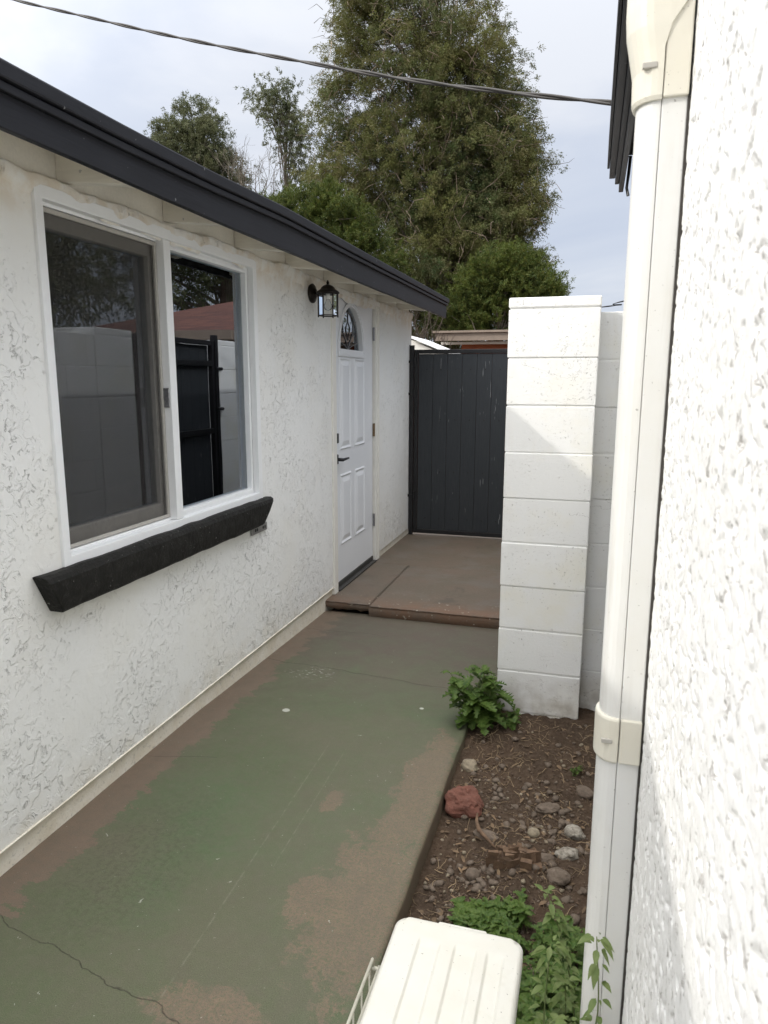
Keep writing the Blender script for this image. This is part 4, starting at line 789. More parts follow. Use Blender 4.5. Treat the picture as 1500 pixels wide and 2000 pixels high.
# pull the four corners onto their arcs
for sx, cx_ in ((-1, LX0 + 0.03), (1, LX1 - 0.03)):
    for sy, cy_ in ((-1, LY0 + 0.03), (1, LY1 - 0.03)):
        mk = ((X - cx_) * sx > 0) & ((Y - cy_) * sy > 0); dx = (X - cx_) * sx; dy = (Y - cy_) * sy; r_ = np.maximum(dx, dy); L_ = np.sqrt(dx ** 2 + dy ** 2) + 1e-9
        X = np.where(mk, cx_ + sx * dx * r_ / L_, X); Y = np.where(mk, cy_ + sy * dy * r_ / L_, Y)
v = np.stack([X, Y, Z], -1).reshape(-1, 3); i_ = np.arange(X.size).reshape(X.shape); f = np.stack([i_[:-1, :-1], i_[1:, :-1], i_[1:, 1:], i_[:-1, 1:]], -1).reshape(-1, 4)
bd_ = np.concatenate([i_[:, 0], i_[-1, 1:], i_[-2::-1, -1], i_[0, -2:0:-1]]); sk = v[bd_] * [1, 1, 0] + [0, 0, LZ - 0.034]; o_ = len(v); v = np.vstack([v, sk]); nn = len(bd_); a = bd_; b = np.roll(bd_, -1); c_ = o_ + np.arange(nn); d_ = o_ + (np.arange(nn) + 1) % nn
f = np.vstack([f, np.stack([b, a, c_, d_], -1)]); fast('lid', v, f, MT['box'], bx, smooth=True)
MB().box(1.43, 1.53, LY1 - 0.006, LY1 + 0.006, LZ - 0.026, LZ - 0.006).build('lid_latch', MT['box'], bx, 0.003)
inner = [(1.475 + (x_ - 1.475) * 0.93, 0.964 + (y_ - 0.964) * 0.95) for x_, y_ in cor]; MB().extr(inner, -0.06, LZ - 0.03, 'z').build('box_body', MT['box'], bx, 0.003)
for s_, xr in ((-1, LX0 - 0.028), (1, LX1 + 0.024)):
    q = MB(); yend = 1.17 if s_ < 0 else 1.10; ztop = 0.385 if s_ < 0 else 0.37
    for dx_ in (0, 0.014):
        q.tube([(xr + dx_, LY0 - 0.1, ztop - dx_), (xr + dx_, yend, ztop - dx_), (xr + dx_, yend + 0.004, -0.04)], 0.0032, 7)
        for zz in (0.30, 0.20, 0.10): q.tube([(xr + dx_, LY0 - 0.1, zz), (xr + dx_, yend, zz)], 0.002, 6)
        for yv in np.arange(0.6, yend, 0.05): q.tube([(xr + dx_, yv, ztop - dx_), (xr + dx_, yv, -0.03)], 0.0018, 5)
    q.tube([(xr, yend, ztop - 0.02), (xr - s_ * 0.03, yend, ztop - 0.02)], 0.004, 6)
    q.build('wire_rack', MT['wire'], bx, smooth=True)

# ================================================================== stones, litter, stump
def rock(name, label, mat, c, r, sq, seed, rotz=0, sub=3, amp=0.3, group=None, cat='stone', sink=0.3, fq=1.6):
    z_ = float(dirtz(np.array(c[0]), np.array(c[1]))); q = MB(); lump(q, (c[0], c[1], z_ + r * sq[2] * sink), r, seed, sub, amp, sq, rotz, fq)
    o = q.build(name, MT[mat], None); tag(o, label, cat, group); return o
rock('red_rock', 'big red rock resting on the dirt against the walk edge', 'redrock', (1.285, 2.43), 0.076, (0.95, 0.88, 0.76), 14, 0.3, 4, 0.5, sink=0.45, fq=1.5)
rock('pale_stone', 'cream stone lying just behind the red rock', 'palerock', (1.27, 2.70), 0.034, (1, 1.2, 0.7), 23, 0.6, 3, 0.35)
rock('white_rubble', 'crumbly white rubble lump low on the right near the pipe cover', 'whiterock', (1.685, 2.26), 0.034, (1.1, 0.9, 0.7), 33, 0.2, 3, 0.55)
rock('white_rubble', 'chalky grey rubble lump right above the whiter one', 'whiterock', (1.70, 2.40), 0.032, (1.0, 1.1, 0.8), 34, 0.8, 3, 0.5)
rock('round_stone', 'small round tan stone in mid dirt bed', 'palerock', (1.560, 2.345), 0.022, (1, 1, 0.75), 43, 0, 3, 0.12)
rock('flat_stone', 'flat grey wedge stone below the red rock', 'greyrock', (1.395, 2.30), 0.038, (1.25, 0.7, 0.35), 53, -0.2, 3, 0.3)
rock('grey_stone', 'dark grey angular stone right of the rotten stump', 'greyrock', (1.655, 2.11), 0.036, (1.1, 0.9, 0.7), 63, 0.5, 3, 0.4)
rock('grey_stone', 'grey stone touching the stump on its upper right', 'greyrock', (1.61, 2.20), 0.028, (1.1, 0.9, 0.7), 64, 0.1, 3, 0.35)
rock('brown_stone', 'rounded brown stone by the weeds near the pipe cover', 'greyrock', (1.735, 2.62), 0.030, (1, 1.2, 0.85), 65, 0.7, 3, 0.25)
rock('brown_clod', 'lumpy brown clod above centre of the dirt bed', 'greyrock', (1.60, 2.50), 0.036, (1.3, 0.8, 0.5), 66, 0.3, 3, 0.45)
rock('round_stone', 'round grey stone left of the rotten stump', 'greyrock', (1.385, 2.075), 0.025, (1, 1, 0.75), 67, 0, 3, 0.15)
rock('pale_stone', 'pale chip next to the front of the storage box', 'palerock', (1.36, 1.72), 0.022, (1.2, 0.9, 0.6), 68, 0.4, 3, 0.4)
# stump: broken wood pieces
st = thing('rotten_stump', 'splintered rotten wood stump sticking out of the dirt bed', 'stump', (1.52, 2.12, -0.05))
q = MB(); z_ = -0.065
for i in range(60):
    a = random.uniform(0, 6.28); r_ = random.uniform(0.01, 0.075); px, py = 1.525 + r_ * math.cos(a) * 1.25, 2.12 + r_ * math.sin(a) * 0.5; ang = random.gauss(0.25, 0.22); h_ = random.uniform(0.03, 0.075); l_ = random.uniform(0.006, 0.026); w_ = random.uniform(0.002, 0.008)
    dx, dy = math.cos(ang), math.sin(ang); nx, ny = -dy, dx; t1, t2 = random.uniform(-.012, .012), random.uniform(-.012, .012); base_ = [(px + dx * l_ + nx * w_, py + dy * l_ + ny * w_), (px - dx * l_ + nx * w_, py - dy * l_ + ny * w_), (px - dx * l_ - nx * w_, py - dy * l_ - ny * w_), (px + dx * l_ - nx * w_, py + dy * l_ - ny * w_)]
    q.add([(x_, y_, z_ - 0.02) for x_, y_ in base_] + [(x_ + t1, y_ + t2, z_ + h_ + random.uniform(-0.012, 0.012)) for x_, y_ in base_], [(0, 1, 2, 3), (7, 6, 5, 4), (0, 4, 5, 1), (1, 5, 6, 2), (2, 6, 7, 3), (3, 7, 4, 0)])
q.build('splinters', MT['stump'], st)
q = MB(); lump(q, (1.53, 2.11, -0.065), 0.062, 77, 4, 0.6, (1.2, 0.7, 0.5), 0.2, 4); q.build('stump_core', MT['dirt'], st)
# curved root piece
q = MB(); q.tube([(1.355, 2.36, -0.045), (1.36, 2.31, -0.045), (1.375, 2.27, -0.05), (1.41, 2.235, -0.055), (1.45, 2.20, -0.065)], [0.003, 0.007, 0.008, 0.006, 0.002], 8)
tag(q.build('dry_root', MT['stump'], smooth=True), 'curved dry root piece on the dirt below the red rock', 'root')
# gravel
def gravel(n, mat, rmin, rmax, name, seed, focus):
    rg = np.random.default_rng(seed); q = MB(); bm = bmesh.new(); bmesh.ops.create_icosphere(bm, subdivisions=1, radius=1.0); bv = np.array([z.co[:] for z in bm.verts]); bf = np.array([[z.index for z in fc.verts] for fc in bm.faces]); bm.free(); V = []; F = []; o = 0
    for i in range(n):
        if rg.random() < 0.55: c_ = focus[rg.integers(len(focus))]; x_, y_ = rg.normal(c_[0], c_[2]), rg.normal(c_[1], c_[3])
        else: x_, y_ = rg.uniform(1.235, 1.76), rg.uniform(1.3, 3.1)
        if not (1.228 < x_ < 1.77 and 1.25 < y_ < 3.12): continue
        r_ = rmin + (rmax - rmin) * rg.random() ** 3; sc = rg.uniform(0.6, 1.25, 3) * [1, 1, 0.7] * r_; vv = bv * (1 + rg.uniform(-0.25, 0.25, (len(bv), 1))) * sc; a = rg.uniform(0, 6.28); vv = np.stack([vv[:, 0] * math.cos(a) - vv[:, 1] * math.sin(a), vv[:, 0] * math.sin(a) + vv[:, 1] * math.cos(a), vv[:, 2]], -1)
        V.append(vv + [x_, y_, float(dirtz(np.array(x_), np.array(y_))) + r_ * 0.25]); F.append(bf + o); o += len(bv)
    ob = fast(name, np.vstack(V), np.vstack(F), MT[mat]); tag(ob, kind='stuff'); return ob
foc = [(1.42, 2.05, 0.05, 0.07), (1.62, 2.42, 0.06, 0.12), (1.70, 2.5, 0.05, 0.15), (1.38, 2.55, 0.05, 0.08), (1.63, 2.1, 0.06, 0.08), (1.5, 2.45, 0.1, 0.1), (1.36, 1.95, 0.05, 0.1)]
tag(gravel(620, 'greyrock', 0.003, 0.019, 'gravel', 3, foc), 'grey brown gravel scattered over the dirt bed', 'gravel')
tag(gravel(3600, 'crumb', 0.0012, 0.007, 'gravel', 6, foc), 'brown soil crumbs lying over the dirt bed', 'gravel')
tag(gravel(260, 'palerock', 0.002, 0.010, 'gravel', 4, foc), 'pale chips scattered over the dirt bed', 'gravel')
q = MB(); rg = np.random.default_rng(9)
for i in range(520):
    x_, y_ = rg.uniform(1.23, 1.76), rg.uniform(1.3, 3.1); a = rg.uniform(0, 6.28); l_ = rg.uniform(0.015, 0.07); cv = rg.uniform(-0.5, 0.5); pts = []
    for j in range(5):
        t_ = j / 4; xx = x_ + math.cos(a + cv * t_) * l_ * t_; yy_ = y_ + math.sin(a + cv * t_) * l_ * t_; pts.append((xx, yy_, float(dirtz(np.array(xx), np.array(yy_))) + 0.003 + 0.012 * math.sin(math.pi * t_) * rg.random()))
    q.tube(pts, rg.uniform(0.0005, 0.0012), 3, cap=False)
tag(q.build('dry_litter', MT['litter']), 'dry straw and root bits scattered on the dirt bed', 'litter', kind='stuff')

# dead leaf flakes
rg = np.random.default_rng(19); V = []; F = []
for i in range(420):
    x_, y_ = rg.uniform(1.235, 1.76), rg.uniform(1.3, 3.1); z_ = float(dirtz(np.array(x_), np.array(y_))) + 0.004; a = rg.uniform(0, 6.28); l_ = rg.uniform(0.004, 0.016); w_ = l_ * rg.uniform(0.25, 0.6); c_, s_ = math.cos(a), math.sin(a); t1, t2 = rg.uniform(-.4, .4, 2); o_ = len(V)
    for u, v_ in ((-1, 0), (-0.3, 0.9), (0.6, 0.7), (1, 0), (0.5, -0.8), (-0.4, -0.9)): V.append((x_ + c_ * u * l_ - s_ * v_ * w_, y_ + s_ * u * l_ + c_ * v_ * w_, z_ + t1 * u * l_ + t2 * v_ * w_ + 0.25 * l_ * v_ * v_))
    F.append(tuple(range(o_, o_ + 6)))
tag(fast('dead_leaves', V, F, MT['deadleaf']), 'small curled dead leaf flakes over the dirt bed', 'leaf litter', kind='stuff')

# ================================================================== weeds
class LV:
    def __init__(s): s.V = []; s.F = []; s.n = 0
    def leaf(s, base, d, up, ln, wd, lobes=0, curl=0.4, seg=6, rg=rng, cup=0.15):
        d = np.array(d, float); d /= np.linalg.norm(d); up = np.array(up, float); sd = np.cross(d, up); sd /= np.linalg.norm(sd) + 1e-9; up = np.cross(sd, d)
        N_ = seg * (2 if lobes else 1); pts = []
        for i in range(N_ + 1):
            t_ = i / N_; wv = math.sin(math.pi * min(1, t_ ** 0.75 * 0.98 + 0.02)) if not lobes else (0.25 + 0.75 * math.sin(math.pi * (t_ * 0.93 + 0.05))) * (1.0 if i % 2 else 0.42)
            if i == N_: wv = 0.02
            c = np.array(base) + d * ln * t_ - np.array([0, 0, 1]) * curl * ln * t_ * t_; h = wd * wv * 0.5; off = d * (h * 0.5 if lobes and i % 2 else 0)
            lift = up * h * cup * 2; pts.append((c - sd * h + off + lift, c, c + sd * h + off + lift))
        o = s.n
        for a, b, c in pts: s.V += [a, b, c]
        for i in range(N_): q = o + i * 3; s.F += [(q, q + 1, q + 4, q + 3), (q + 1, q + 2, q + 5, q + 4)]
        s.n += 3 * (N_ + 1)
    def build(s, name, mat, parent): return fast(name, np.array(s.V), np.array(s.F), mat, parent, smooth=False)
def big_weed(name, label, c, R, H, nleaf, ln, wd, mat, seed, ncrown=5, lobes=1, spread=1.0):
    rg = np.random.default_rng(seed); root = thing(name, label, 'weed', c); lv = LV(); stems = MB()
    for s_ in range(ncrown):
        a = rg.uniform(0, 6.28); rr_ = R * rg.uniform(0.1, 0.75); hh = H * rg.uniform(0.45, 1.0); tip = np.array([c[0] + math.cos(a) * rr_, c[1] + math.sin(a) * rr_, c[2] + hh])
        b0 = np.array(c) + [rg.normal(0, 0.012), rg.normal(0, 0.012), 0]; mid_ = (b0 + tip) / 2 + [0, 0, hh * 0.15]; P = [b0 * (1 - t_) ** 2 + 2 * mid_ * t_ * (1 - t_) + tip * t_ ** 2 for t_ in np.linspace(0, 1, 8)]; stems.tube(P, [0.004 - 0.0028 * i / 7 for i in range(8)], 6)
        for k in range(nleaf // ncrown):
            t_ = rg.uniform(0.12, 1.0); j = min(int(t_ * 7), 6); p = P[j] * (1 - (t_ * 7 - j)) + P[j + 1] * (t_ * 7 - j); an = rg.uniform(0, 6.28); el = rg.uniform(-0.15, 0.8); d = np.array([math.cos(an) * math.cos(el), math.sin(an) * math.cos(el), math.sin(el)])
            sz = rg.uniform(0.55, 1.15) * (1.1 - 0.4 * t_); lv.leaf(p, d, [0, 0, 1], ln * sz, wd * sz, lobes, rg.uniform(0.15, 0.7), 6, rg)
    stems.build('stems', MT['stem'], root, smooth=True); lv.build('leaves', MT[mat], root); return root
big_weed('leafy_weed', 'big dark green lobed weed growing at the corner of the near pillar', (1.265, 3.0, -0.01), 0.20, 0.26, 150, 0.125, 0.075, 'weed', 2, 11)
big_weed('leafy_weed', 'low trailing part of weeds at the foot of the pillar', (1.40, 3.03, -0.02), 0.13, 0.07, 60, 0.05, 0.035, 'weed', 5, 7)
big_weed('sprout', 'tiny sprout alone in the right of the dirt bed', (1.69, 2.73, -0.06), 0.05, 0.06, 44, 0.022, 0.015, 'weed', 6, 6)
# low mat of small leaves at the foot of the pipe cover
rg = np.random.default_rng(12); lv = LV(); stq = MB(); cents = [(1.50, 1.86, 0.12, 0.05), (1.60, 1.72, 0.10, 0.10), (1.66, 1.55, 0.08, 0.12), (1.70, 1.35, 0.06, 0.12), (1.68, 1.2, 0.05, 0.1)]
for i in range(1900):
    c_ = cents[rg.integers(5)]; x_, y_ = rg.normal(c_[0], c_[2] * 0.8), rg.normal(c_[1], c_[3] * 0.8)
    if not (1.36 < x_ < 1.765 and y_ > 0.95): continue
    if x_ < 1.63 and y_ < 1.32: continue
    if fbm(np.array([x_ * 9, y_ * 9, 0.0]), 3, 88) < 0.44: continue
    hh = 0.02 + 0.17 * rg.random() * math.exp(-((x_ - 1.66) ** 2) / 0.02) * (1.0 if y_ < 1.75 else 0.45); z_ = float(dirtz(np.array(x_), np.array(y_))) + hh; an = rg.uniform(0, 6.28); el = rg.uniform(-0.2, 0.6); s_ = rg.uniform(0.45, 1.5)
    for q in range(3): lv.leaf((x_, y_, z_), [math.cos(an + q * 2.1), math.sin(an + q * 2.1), el], [0, 0, 1], 0.023 * s_, 0.014 * s_, 1 if i % 2 else 0, 0.3, 4, rg)
    if i % 4 == 0: stq.tube([(x_ + rg.normal(0, .01), y_ + rg.normal(0, .01), z_ - hh), (x_, y_, z_)], 0.0011, 3)
root = thing('ground_weeds', 'spreading mat of small bright leaves between box and pipe cover', 'weeds', (1.6, 1.6, -0.08)); root['kind'] = 'stuff'; lv.build('leaves', MT['weed'], root); stq.build('stems', MT['stem'], root)
# straggly stems with pointed leaves in front of the pipe cover
def straggle(name, label, paths, seed, ln, wd):
    rg = np.random.default_rng(seed); root = thing(name, label, 'weed', paths[0][0]); lv = LV(); stq = MB()
    for P in paths:
        P = [np.array(p) for p in P]; n = 24; C = []
        for i in range(n):
            t_ = i / (n - 1) * (len(P) - 1); k = min(int(t_), len(P) - 2); u = t_ - k; p0 = P[max(k - 1, 0)]; p1 = P[k]; p2 = P[k + 1]; p3 = P[min(k + 2, len(P) - 1)]; C.append(0.5 * ((2 * p1) + (p2 - p0) * u + (2 * p0 - 5 * p1 + 4 * p2 - p3) * u * u + (3 * p1 - p0 - 3 * p2 + p3) * u ** 3))
        stq.tube(C, [0.0026 - 0.0018 * i / (n - 1) for i in range(n)], 6)
        for i in range(3, n):
            for q in range(3 if i < n - 2 else 6):
                an = rg.uniform(0, 6.28); el = rg.uniform(-0.8, 1.0); s_ = rg.uniform(0.35, 1.4); st_ = C[i] + np.array([math.cos(an), math.sin(an), 0.2]) * 0.008; lv.leaf(st_, [math.cos(an), math.sin(an), el], [0, 0, 1], ln * s_, wd * s_, 0, rg.uniform(0.1, 0.8), 5, rg)
    stq.build('stems', MT['stem'], root, smooth=True); lv.build('leaves', MT['weed2'], root)
straggle('straggly_weed', 'tall straggly pale green weed leaning in front of the pipe cover', [[(1.70, 1.02, -0.05), (1.69, 1.02, 0.2), (1.70, 1.0, 0.42), (1.735, 0.97, 0.56), (1.728, 0.98, 0.70)], [(1.70, 1.05, -0.05), (1.66, 1.08, 0.2), (1.655, 1.1, 0.42), (1.66, 1.12, 0.55)], [(1.71, 1.0, -0.05), (1.72, 0.97, 0.25), (1.745, 0.93, 0.45), (1.752, 0.92, 0.55)],
     [(1.69, 1.1, -0.05), (1.64, 1.15, 0.15), (1.66, 1.1, 0.36), (1.70, 1.02, 0.50)]], 3, 0.022, 0.010)
straggle('straggly_weed', 'leaning pale weed spray left of the pipe cover above the ground weeds', [[(1.73, 1.42, -0.08), (1.71, 1.42, 0.15), (1.68, 1.42, 0.30), (1.64, 1.44, 0.40)], [(1.73, 1.38, -0.08), (1.70, 1.36, 0.1), (1.69, 1.34, 0.28)], [(1.72, 1.35, -0.08), (1.67, 1.3, 0.08), (1.655, 1.28, 0.22)]], 4, 0.022, 0.011)

# ================================================================== trees
def foliage(blobs, nclump, nspray, nleaf, L0, leafl, leafw, seed, crad=0.5, up=0.25, droop=0.6, shell=0.45, jit=0.12):
    rg = np.random.default_rng(seed); wts = np.array([b[6] for b in blobs], float); wts /= wts.sum(); ci = rg.choice(len(blobs), nclump, p=wts); Bc = np.array([b[:6] for b in blobs])[ci]
    d = rg.normal(size=(nclump, 3)); d /= np.linalg.norm(d, axis=1)[:, None]; r = rg.random(nclump) ** shell
    r = r * (0.86 + 0.28 * rg.random(nclump))
    cc = Bc[:, :3] + d * r[:, None] * Bc[:, 3:6]; outw = d
    # sprays
    S = np.repeat(cc, nspray, 0) + rg.normal(size=(nclump * nspray, 3)) * crad * np.array([1, 1, 0.8]) * np.repeat(rg.uniform(0.5, 1.2, nclump), nspray)[:, None] * 0.5
    od = np.repeat(outw, nspray, 0) * 0.7 + rg.normal(size=S.shape) * 0.45; od[:, 2] += up; od /= np.linalg.norm(od, axis=1)[:, None]; n = len(S)
    t_ = rg.random((n, nleaf)); Ls = L0 * rg.uniform(0.5, 1.2, n); pos = S[:, None, :] + od[:, None, :] * (Ls[:, None] * t_)[:, :, None]; pos[:, :, 2] -= droop * Ls[:, None] * t_ ** 2
    pos += rg.normal(size=pos.shape) * (L0 * jit); tang = od[:, None, :] * np.ones((1, nleaf, 1)); tang[:, :, 2] = tang[:, :, 2] - 2 * droop * t_; tang = tang + rg.normal(size=tang.shape) * 0.45; tang /= np.linalg.norm(tang, axis=2)[:, :, None]
    sd = np.cross(tang, rg.normal(size=tang.shape)); sd /= np.linalg.norm(sd, axis=2)[:, :, None] + 1e-9; ll = leafl * rg.uniform(0.6, 1.3, (n, nleaf, 1)); lw = leafw * rg.uniform(0.6, 1.3, (n, nleaf, 1))
    a = pos - sd * lw * 0.5; b = pos + sd * lw * 0.5; c = pos + tang * ll; V = np.stack([a, b, c], 2).reshape(-1, 3); F = np.arange(len(V)).reshape(-1, 3); return V, F, cc
def limbs(mb, base, top, cc, nl, r0, seed, r1=0.008):
    rg = np.random.default_rng(seed); base = np.array(base, float); top = np.array(top, float); idx = rg.choice(len(cc), min(nl, len(cc)), replace=False)
    for i in idx:
        e_ = cc[i]; t_ = np.clip((e_[2] - base[2]) / (top[2] - base[2]) - rg.uniform(0.05, 0.3), 0.06, 0.97); s_ = base + (top - base) * t_; mid_ = (s_ + e_) / 2 + [rg.normal(0, .15), rg.normal(0, .15), rg.uniform(-0.1, 0.35)]; q_ = e_ + (e_ - s_) * 0.12
        mb.tube([s_, (s_ + mid_) / 2, mid_, (mid_ + e_) / 2 + [rg.normal(0, .06), 0, rg.normal(0, .06)], q_], [r0 * (1.1 - t_), r0 * 0.7 * (1.1 - t_), r0 * 0.45 * (1.1 - t_) + r1, r1 * 1.3, r1 * 0.6], 5, cap=False)
def tree(name, label, cat, base, top, blobs, args, mat, nl, r0, seed, tw='twig', trunk_r=0.25, ntw=0, group='trees beyond the houses'):
    root = thing(name, label, cat, base, group); V, F, cc = foliage(blobs, seed=seed, **args)
    fast('crown', V, F, MT[mat], root)
    tk = MB(); b = np.array(base, float); t = np.array(top, float); tk.tube([b, b * .66 + t * .34 + [0.1, 0, 0], b * .33 + t * .67 - [0.08, 0, 0], t], [trunk_r, trunk_r * .75, trunk_r * .45, trunk_r * .1], 9); tk.build('trunk', MT['bark'], root, smooth=True)
    lm = MB(); limbs(lm, base, top, cc, nl, r0, seed + 1); lm.build('limbs', MT[tw], root)
    if ntw:
        rg = np.random.default_rng(seed + 5); tq = MB()
        for i in range(ntw):
            p = cc[rg.integers(len(cc))] + rg.normal(0, 0.25, 3); d = rg.normal(0, 1, 3); d[1] -= 0.4; d /= np.linalg.norm(d); l_ = rg.uniform(0.25, 0.8); q1 = p + d * l_ * .5 + rg.normal(0, .05, 3); q2 = p + d * l_ + [0, 0, -0.25 * l_] + rg.normal(0, .08, 3); tq.tube([p, q1, q2], [0.010, 0.007, 0.003], 3, cap=False)
        tq.build('dry_twigs', MT['paletwig'], root)
    return root
# blobs: x, y, z, rx, ry, rz, weight.  The big evergreen, 22 m away, about 15 m tall
k = 1.1
big_blobs = [(-3.8, 22, 14.2, 1.85, 2.0, 2.4, 1.0), (-5.0, 22, 13.0, 1.0, 1.2, 1.2, 0.35), (-3.6, 22, 11.6, 2.7, 2.2, 2.0, 1.8), (-3.5, 22, 9.6, 3.0, 2.4, 1.8, 2.0), (-3.3, 22, 7.6, 3.1, 2.5, 1.7, 2.0), (-2.6, 22, 5.6, 2.7, 2.5, 1.6, 1.8), (-1.7, 22, 7.6, 1.9, 2.0, 2.2, 1.5), (-1.6, 22, 5.6, 1.7, 2.0, 1.5, 1.1),
             (-5.3, 22, 7.0, 1.7, 1.8, 1.6, 1.2), (-3.3, 21, 4.2, 2.6, 1.8, 1.6, 1.3), (-5.9, 22, 9.4, 0.95, 1.2, 1.7, 0.6), (-1.9, 21.5, 9.6, 1.5, 1.4, 1.6, 1.0), (-2.2, 21, 3.2, 1.4, 1.2, 0.7, 0.5), (-5.6, 22, 11.6, 0.8, 1.0, 1.5, 0.4), (-1.0, 22, 3.9, 1.0, 1.2, 1.1, 0.5), (-0.75, 22, 7.0, 0.8, 1.3, 1.9, 0.9), (-0.7, 22, 4.9, 0.6, 1.0, 0.8, 0.4)]
tree('evergreen_tree', 'tallest tree, a broad shaggy evergreen rising out of the frame beyond the gate', 'tree', (-2.9, 22, -0.1), (-3.2, 22, 16), big_blobs,
     dict(nclump=1900, nspray=13, nleaf=40, L0=0.26, leafl=0.062, leafw=0.024, crad=0.40, up=0.45, droop=0.5, shell=0.42, jit=0.17), 'leafA', 300, 0.07, 5, ntw=2600)
tree('juniper_tree', 'dense low green juniper billowing over the block pillar', 'tree', (-0.6, 19, -0.1), (-0.7, 19, 4.2), [(-0.95, 19, 4.05, 1.0, 0.9, 0.65, 1.2), (-0.35, 19, 4.3, 0.7, 0.8, 0.55, 1), (0.05, 19, 3.6, 0.75, 0.8, 0.7, 1), (-1.5, 19, 3.3, 0.9, 0.8, 0.8, 1), (0.48, 19, 3.7, 0.36, 0.4, 0.5, 0.4), (-0.5, 19, 2.9, 1.0, 0.8, 0.6, 0.6)],
     dict(nclump=380, nspray=13, nleaf=36, L0=0.20, leafl=0.06, leafw=0.02, crad=0.30, up=0.7, droop=0.1, shell=0.4), 'leafC', 40, 0.05, 15, trunk_r=0.12)
tree('juniper_tree', 'bright green bushy juniper just above the roof edge left of the tall evergreen', 'tree', (-5.5, 18, -0.1), (-5.2, 18, 6.0), [(-5.0, 18, 5.7, 0.75, 0.8, 0.75, 1), (-5.9, 18, 5.6, 0.62, 0.7, 0.65, 1), (-4.4, 18, 5.0, 0.8, 0.8, 0.8, 1), (-5.4, 18, 4.7, 1.1, 0.8, 0.8, 1), (-3.8, 18, 4.2, 0.8, 0.8, 0.7, .8), (-6.6, 18, 5.5, 0.5, 0.6, 0.6, 0.6)],
     dict(nclump=400, nspray=13, nleaf=36, L0=0.20, leafl=0.06, leafw=0.02, crad=0.30, up=0.6, droop=0.2, shell=0.4), 'leafC', 40, 0.05, 25, trunk_r=0.12)
tree('broadleaf_tree', 'rounded grey green tree leftmost above the roof', 'tree', (-15.8, 30, -0.1), (-15.9, 30, 12.6), [(-15.9, 30, 11.6, 1.6, 1.5, 1.9, 2), (-17.2, 30, 10.8, 1.0, 1.2, 1.0, .7), (-14.9, 30, 10.6, 1.3, 1.2, 1.6, 1), (-15.6, 30, 9.4, 2.2, 1.4, 1.3, 1), (-18.2, 30, 11.0, 0.5, 0.6, 0.5, 0.15)],
     dict(nclump=400, nspray=12, nleaf=30, L0=0.24, leafl=0.085, leafw=0.036, crad=0.5, up=0.4, droop=0.3, shell=0.45, jit=0.2), 'leafB', 90, 0.09, 35, trunk_r=0.2)
tree('broadleaf_tree', 'thin half bare tree between the rounded tree and the tall evergreen', 'tree', (-11.2, 29, -0.1), (-10.9, 29, 12.5), [(-11.1, 29, 12.4, 0.8, 0.9, 1.0, 1), (-10.6, 29, 11.2, 0.7, 0.8, 1.3, 1), (-11.9, 29, 13.0, 0.45, 0.5, 0.5, .35), (-10.2, 29, 9.8, 1.1, 0.8, 1.0, .8)],
     dict(nclump=110, nspray=9, nleaf=26, L0=0.28, leafl=0.09, leafw=0.035, crad=0.65, up=0.3, droop=0.4, shell=0.6), 'leafB', 70, 0.06, 45, trunk_r=0.12)
# bare twigs of that tree and of a shrub beyond the gate
def bare(name, label, base, H, spread, n, seed, mat, r0=0.05, depth=4):
    rg = np.random.default_rng(seed); mb = MB()
    def grow(p, d, l, r, k_):
        q = p + d * l; m_ = (p + q) / 2 + rg.normal(0, l * 0.06, 3); mb.tube([p, m_, q], [r, r * 0.8, r * 0.6], 4, cap=False)
        if k_ == 0: return
        for i in range(rg.integers(2, 4)):
            nd = d + rg.normal(0, spread, 3); nd[2] += 0.12; nd /= np.linalg.norm(nd); grow(q, nd, l * rg.uniform(0.55, 0.85), r * 0.62, k_ - 1)
    for i in range(n):
        d = rg.normal(0, spread, 3) + [0, 0, 1]; d /= np.linalg.norm(d); grow(np.array(base, float), d, H / 3.2, r0, depth)
    root = thing(name, label, 'tree', base); mb.build('branches', MT[mat], root); return root
bare('bare_tree', 'leafless pale twigs poking up left of the tall evergreen', (-12.3, 28, 6.5), 4.6, 0.42, 5, 3, 'twig', 0.045, 5)
bare('bare_tree', 'leafless dark shrub branches seen between eave and gate', (-1.95, 13.2, -0.1), 3.4, 0.2, 4, 8, 'dtwig', 0.03, 4)
bare('reddish_shrub', 'reddish twiggy shrub low behind the gate by the house corner', (-1.75, 12.5, 1.0), 1.5, 0.5, 6, 18, 'redtwig', 0.014, 5)
# reflected trees on the far right side, standing where the window mirrors them
tree('shade_tree', 'dark broad tree beyond the red roofed house on the right', 'tree', (9.5, 21, -0.1), (9.5, 21, 9), [(9.5, 21, 7.0, 4.0, 2.5, 3.2, 2), (12.5, 22, 6.5, 3, 2.5, 3.0, 1.5), (7.2, 21, 5.6, 2.2, 2.2, 2.4, 1)],
     dict(nclump=450, nspray=9, nleaf=30, L0=0.5, leafl=0.11, leafw=0.045, crad=1.0, up=0.2, droop=0.6, shell=0.45), 'leafB', 80, 0.12, 65, trunk_r=0.3)
tree('shade_tree', 'dark tree standing behind the right house', 'tree', (9.5, 8, -0.1), (9.5, 8, 7), [(9.5, 8, 5.2, 2.2, 2.6, 2.3, 2), (9.5, 12, 4.8, 2, 2.0, 2.0, 1)],
     dict(nclump=400, nspray=9, nleaf=30, L0=0.5, leafl=0.11, leafw=0.045, crad=0.9, up=0.2, droop=0.6, shell=0.45), 'leafB', 60, 0.12, 66, trunk_r=0.25)

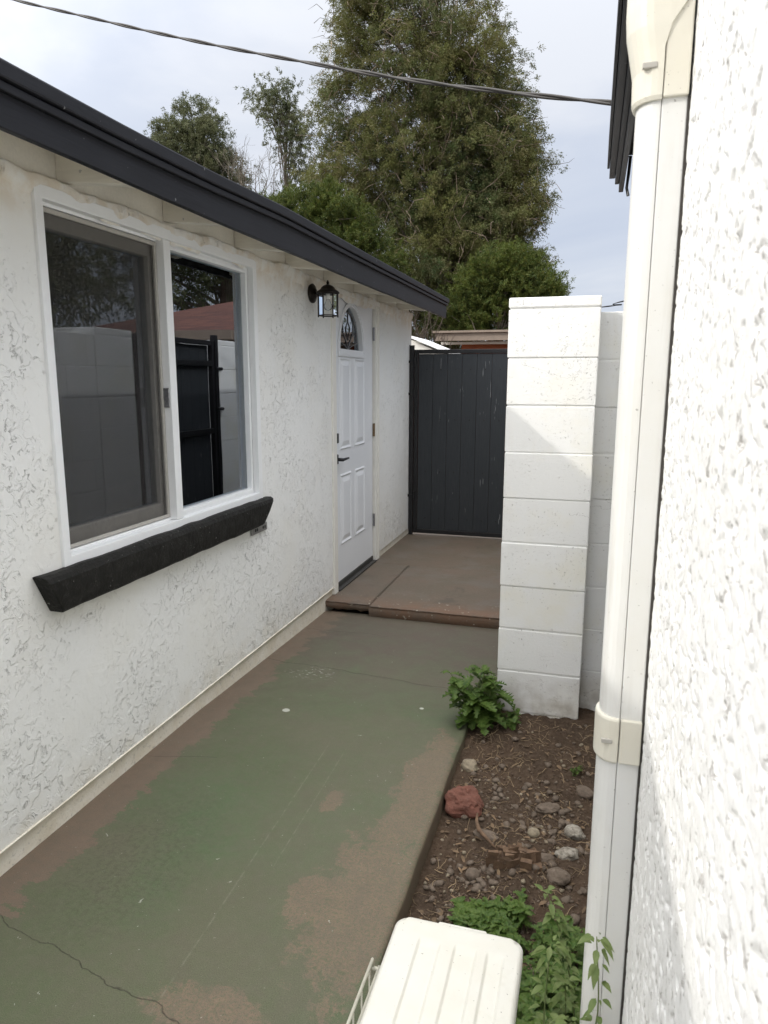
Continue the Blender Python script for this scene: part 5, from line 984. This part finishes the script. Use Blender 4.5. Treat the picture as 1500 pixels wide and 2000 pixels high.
# ================================================================== far houses
nh = thing('neighbour_house', 'low tan eaved house with an orange brown board wall just above the gate', 'house', (1.5, 15, 0))
MB().box(-0.95, 6, 14.8, 14.9, 0, 2.32).box(6, 6.1, 14.8, 20, 0, 2.3).build('wall', MT['orange'], nh)
MB().box(-1.35, 6.4, 14.05, 14.12, 2.30, 2.44).build('fascia', MT['straw'], nh)
MB().box(-1.30, 6.3, 14.4, 14.48, 2.245, 2.295).build('beam', MT['trim'], nh)
MB().add([(-1.4, 14.0, 2.45), (6.5, 14.0, 2.45), (6.5, 21, 2.7), (-1.4, 21, 2.7), (-1.4, 14.0, 2.49), (6.5, 14.0, 2.49), (6.5, 21, 2.75), (-1.4, 21, 2.75)], [(0, 1, 2, 3), (7, 6, 5, 4), (0, 4, 5, 1), (1, 5, 6, 2), (2, 6, 7, 3), (3, 7, 4, 0)]).build('roof', MT['straw'], nh)
sh = thing('garden_shed', 'small white gabled shed peeking over the gate by the house corner', 'shed', (-1.2, 11.5, 0))
MB().extr([(-1.5, 0), (-0.4, 0), (-0.4, 1.86), (-1.12, 2.16), (-1.5, 2.0)], 11.2, 12.4, 'y').build('wall', MT['trim'], sh)
MB().add([(-1.14, 11.1, 2.20), (-0.3, 11.1, 1.86), (-0.3, 12.5, 1.86), (-1.14, 12.5, 2.20), (-1.14, 11.1, 2.23), (-0.3, 11.1, 1.89), (-0.3, 12.5, 1.89), (-1.14, 12.5, 2.23)], [(0, 1, 2, 3), (7, 6, 5, 4), (0, 4, 5, 1), (1, 5, 6, 2), (2, 6, 7, 3), (3, 7, 4, 0)]).build('roof', MT['vinyl'], sh)
rr2 = thing('red_roofed_house', 'grey walled house with hipped red shingle roof beyond the side gate', 'house', (6.5, 14, 0))
MB().box(3.9, 6.1, 10.2, 16, 0, 2.2).build('wall', MT['straw'], rr2)
MB().add([(3.4, 9.7, 2.25), (6.5, 9.7, 2.25), (6.5, 16.5, 2.25), (3.4, 16.5, 2.25), (4.3, 12.4, 3.08), (4.6, 12.8, 3.08)], [(0, 1, 5, 4), (1, 2, 5), (2, 3, 4, 5), (3, 0, 4), (3, 2, 1, 0)]).build('roof', MT['shingle'], rr2)
MB().box(3.38, 6.52, 9.66, 9.70, 2.12, 2.26).box(3.36, 3.40, 9.70, 16.5, 2.12, 2.26).build('fascia', MT['straw'], rr2)
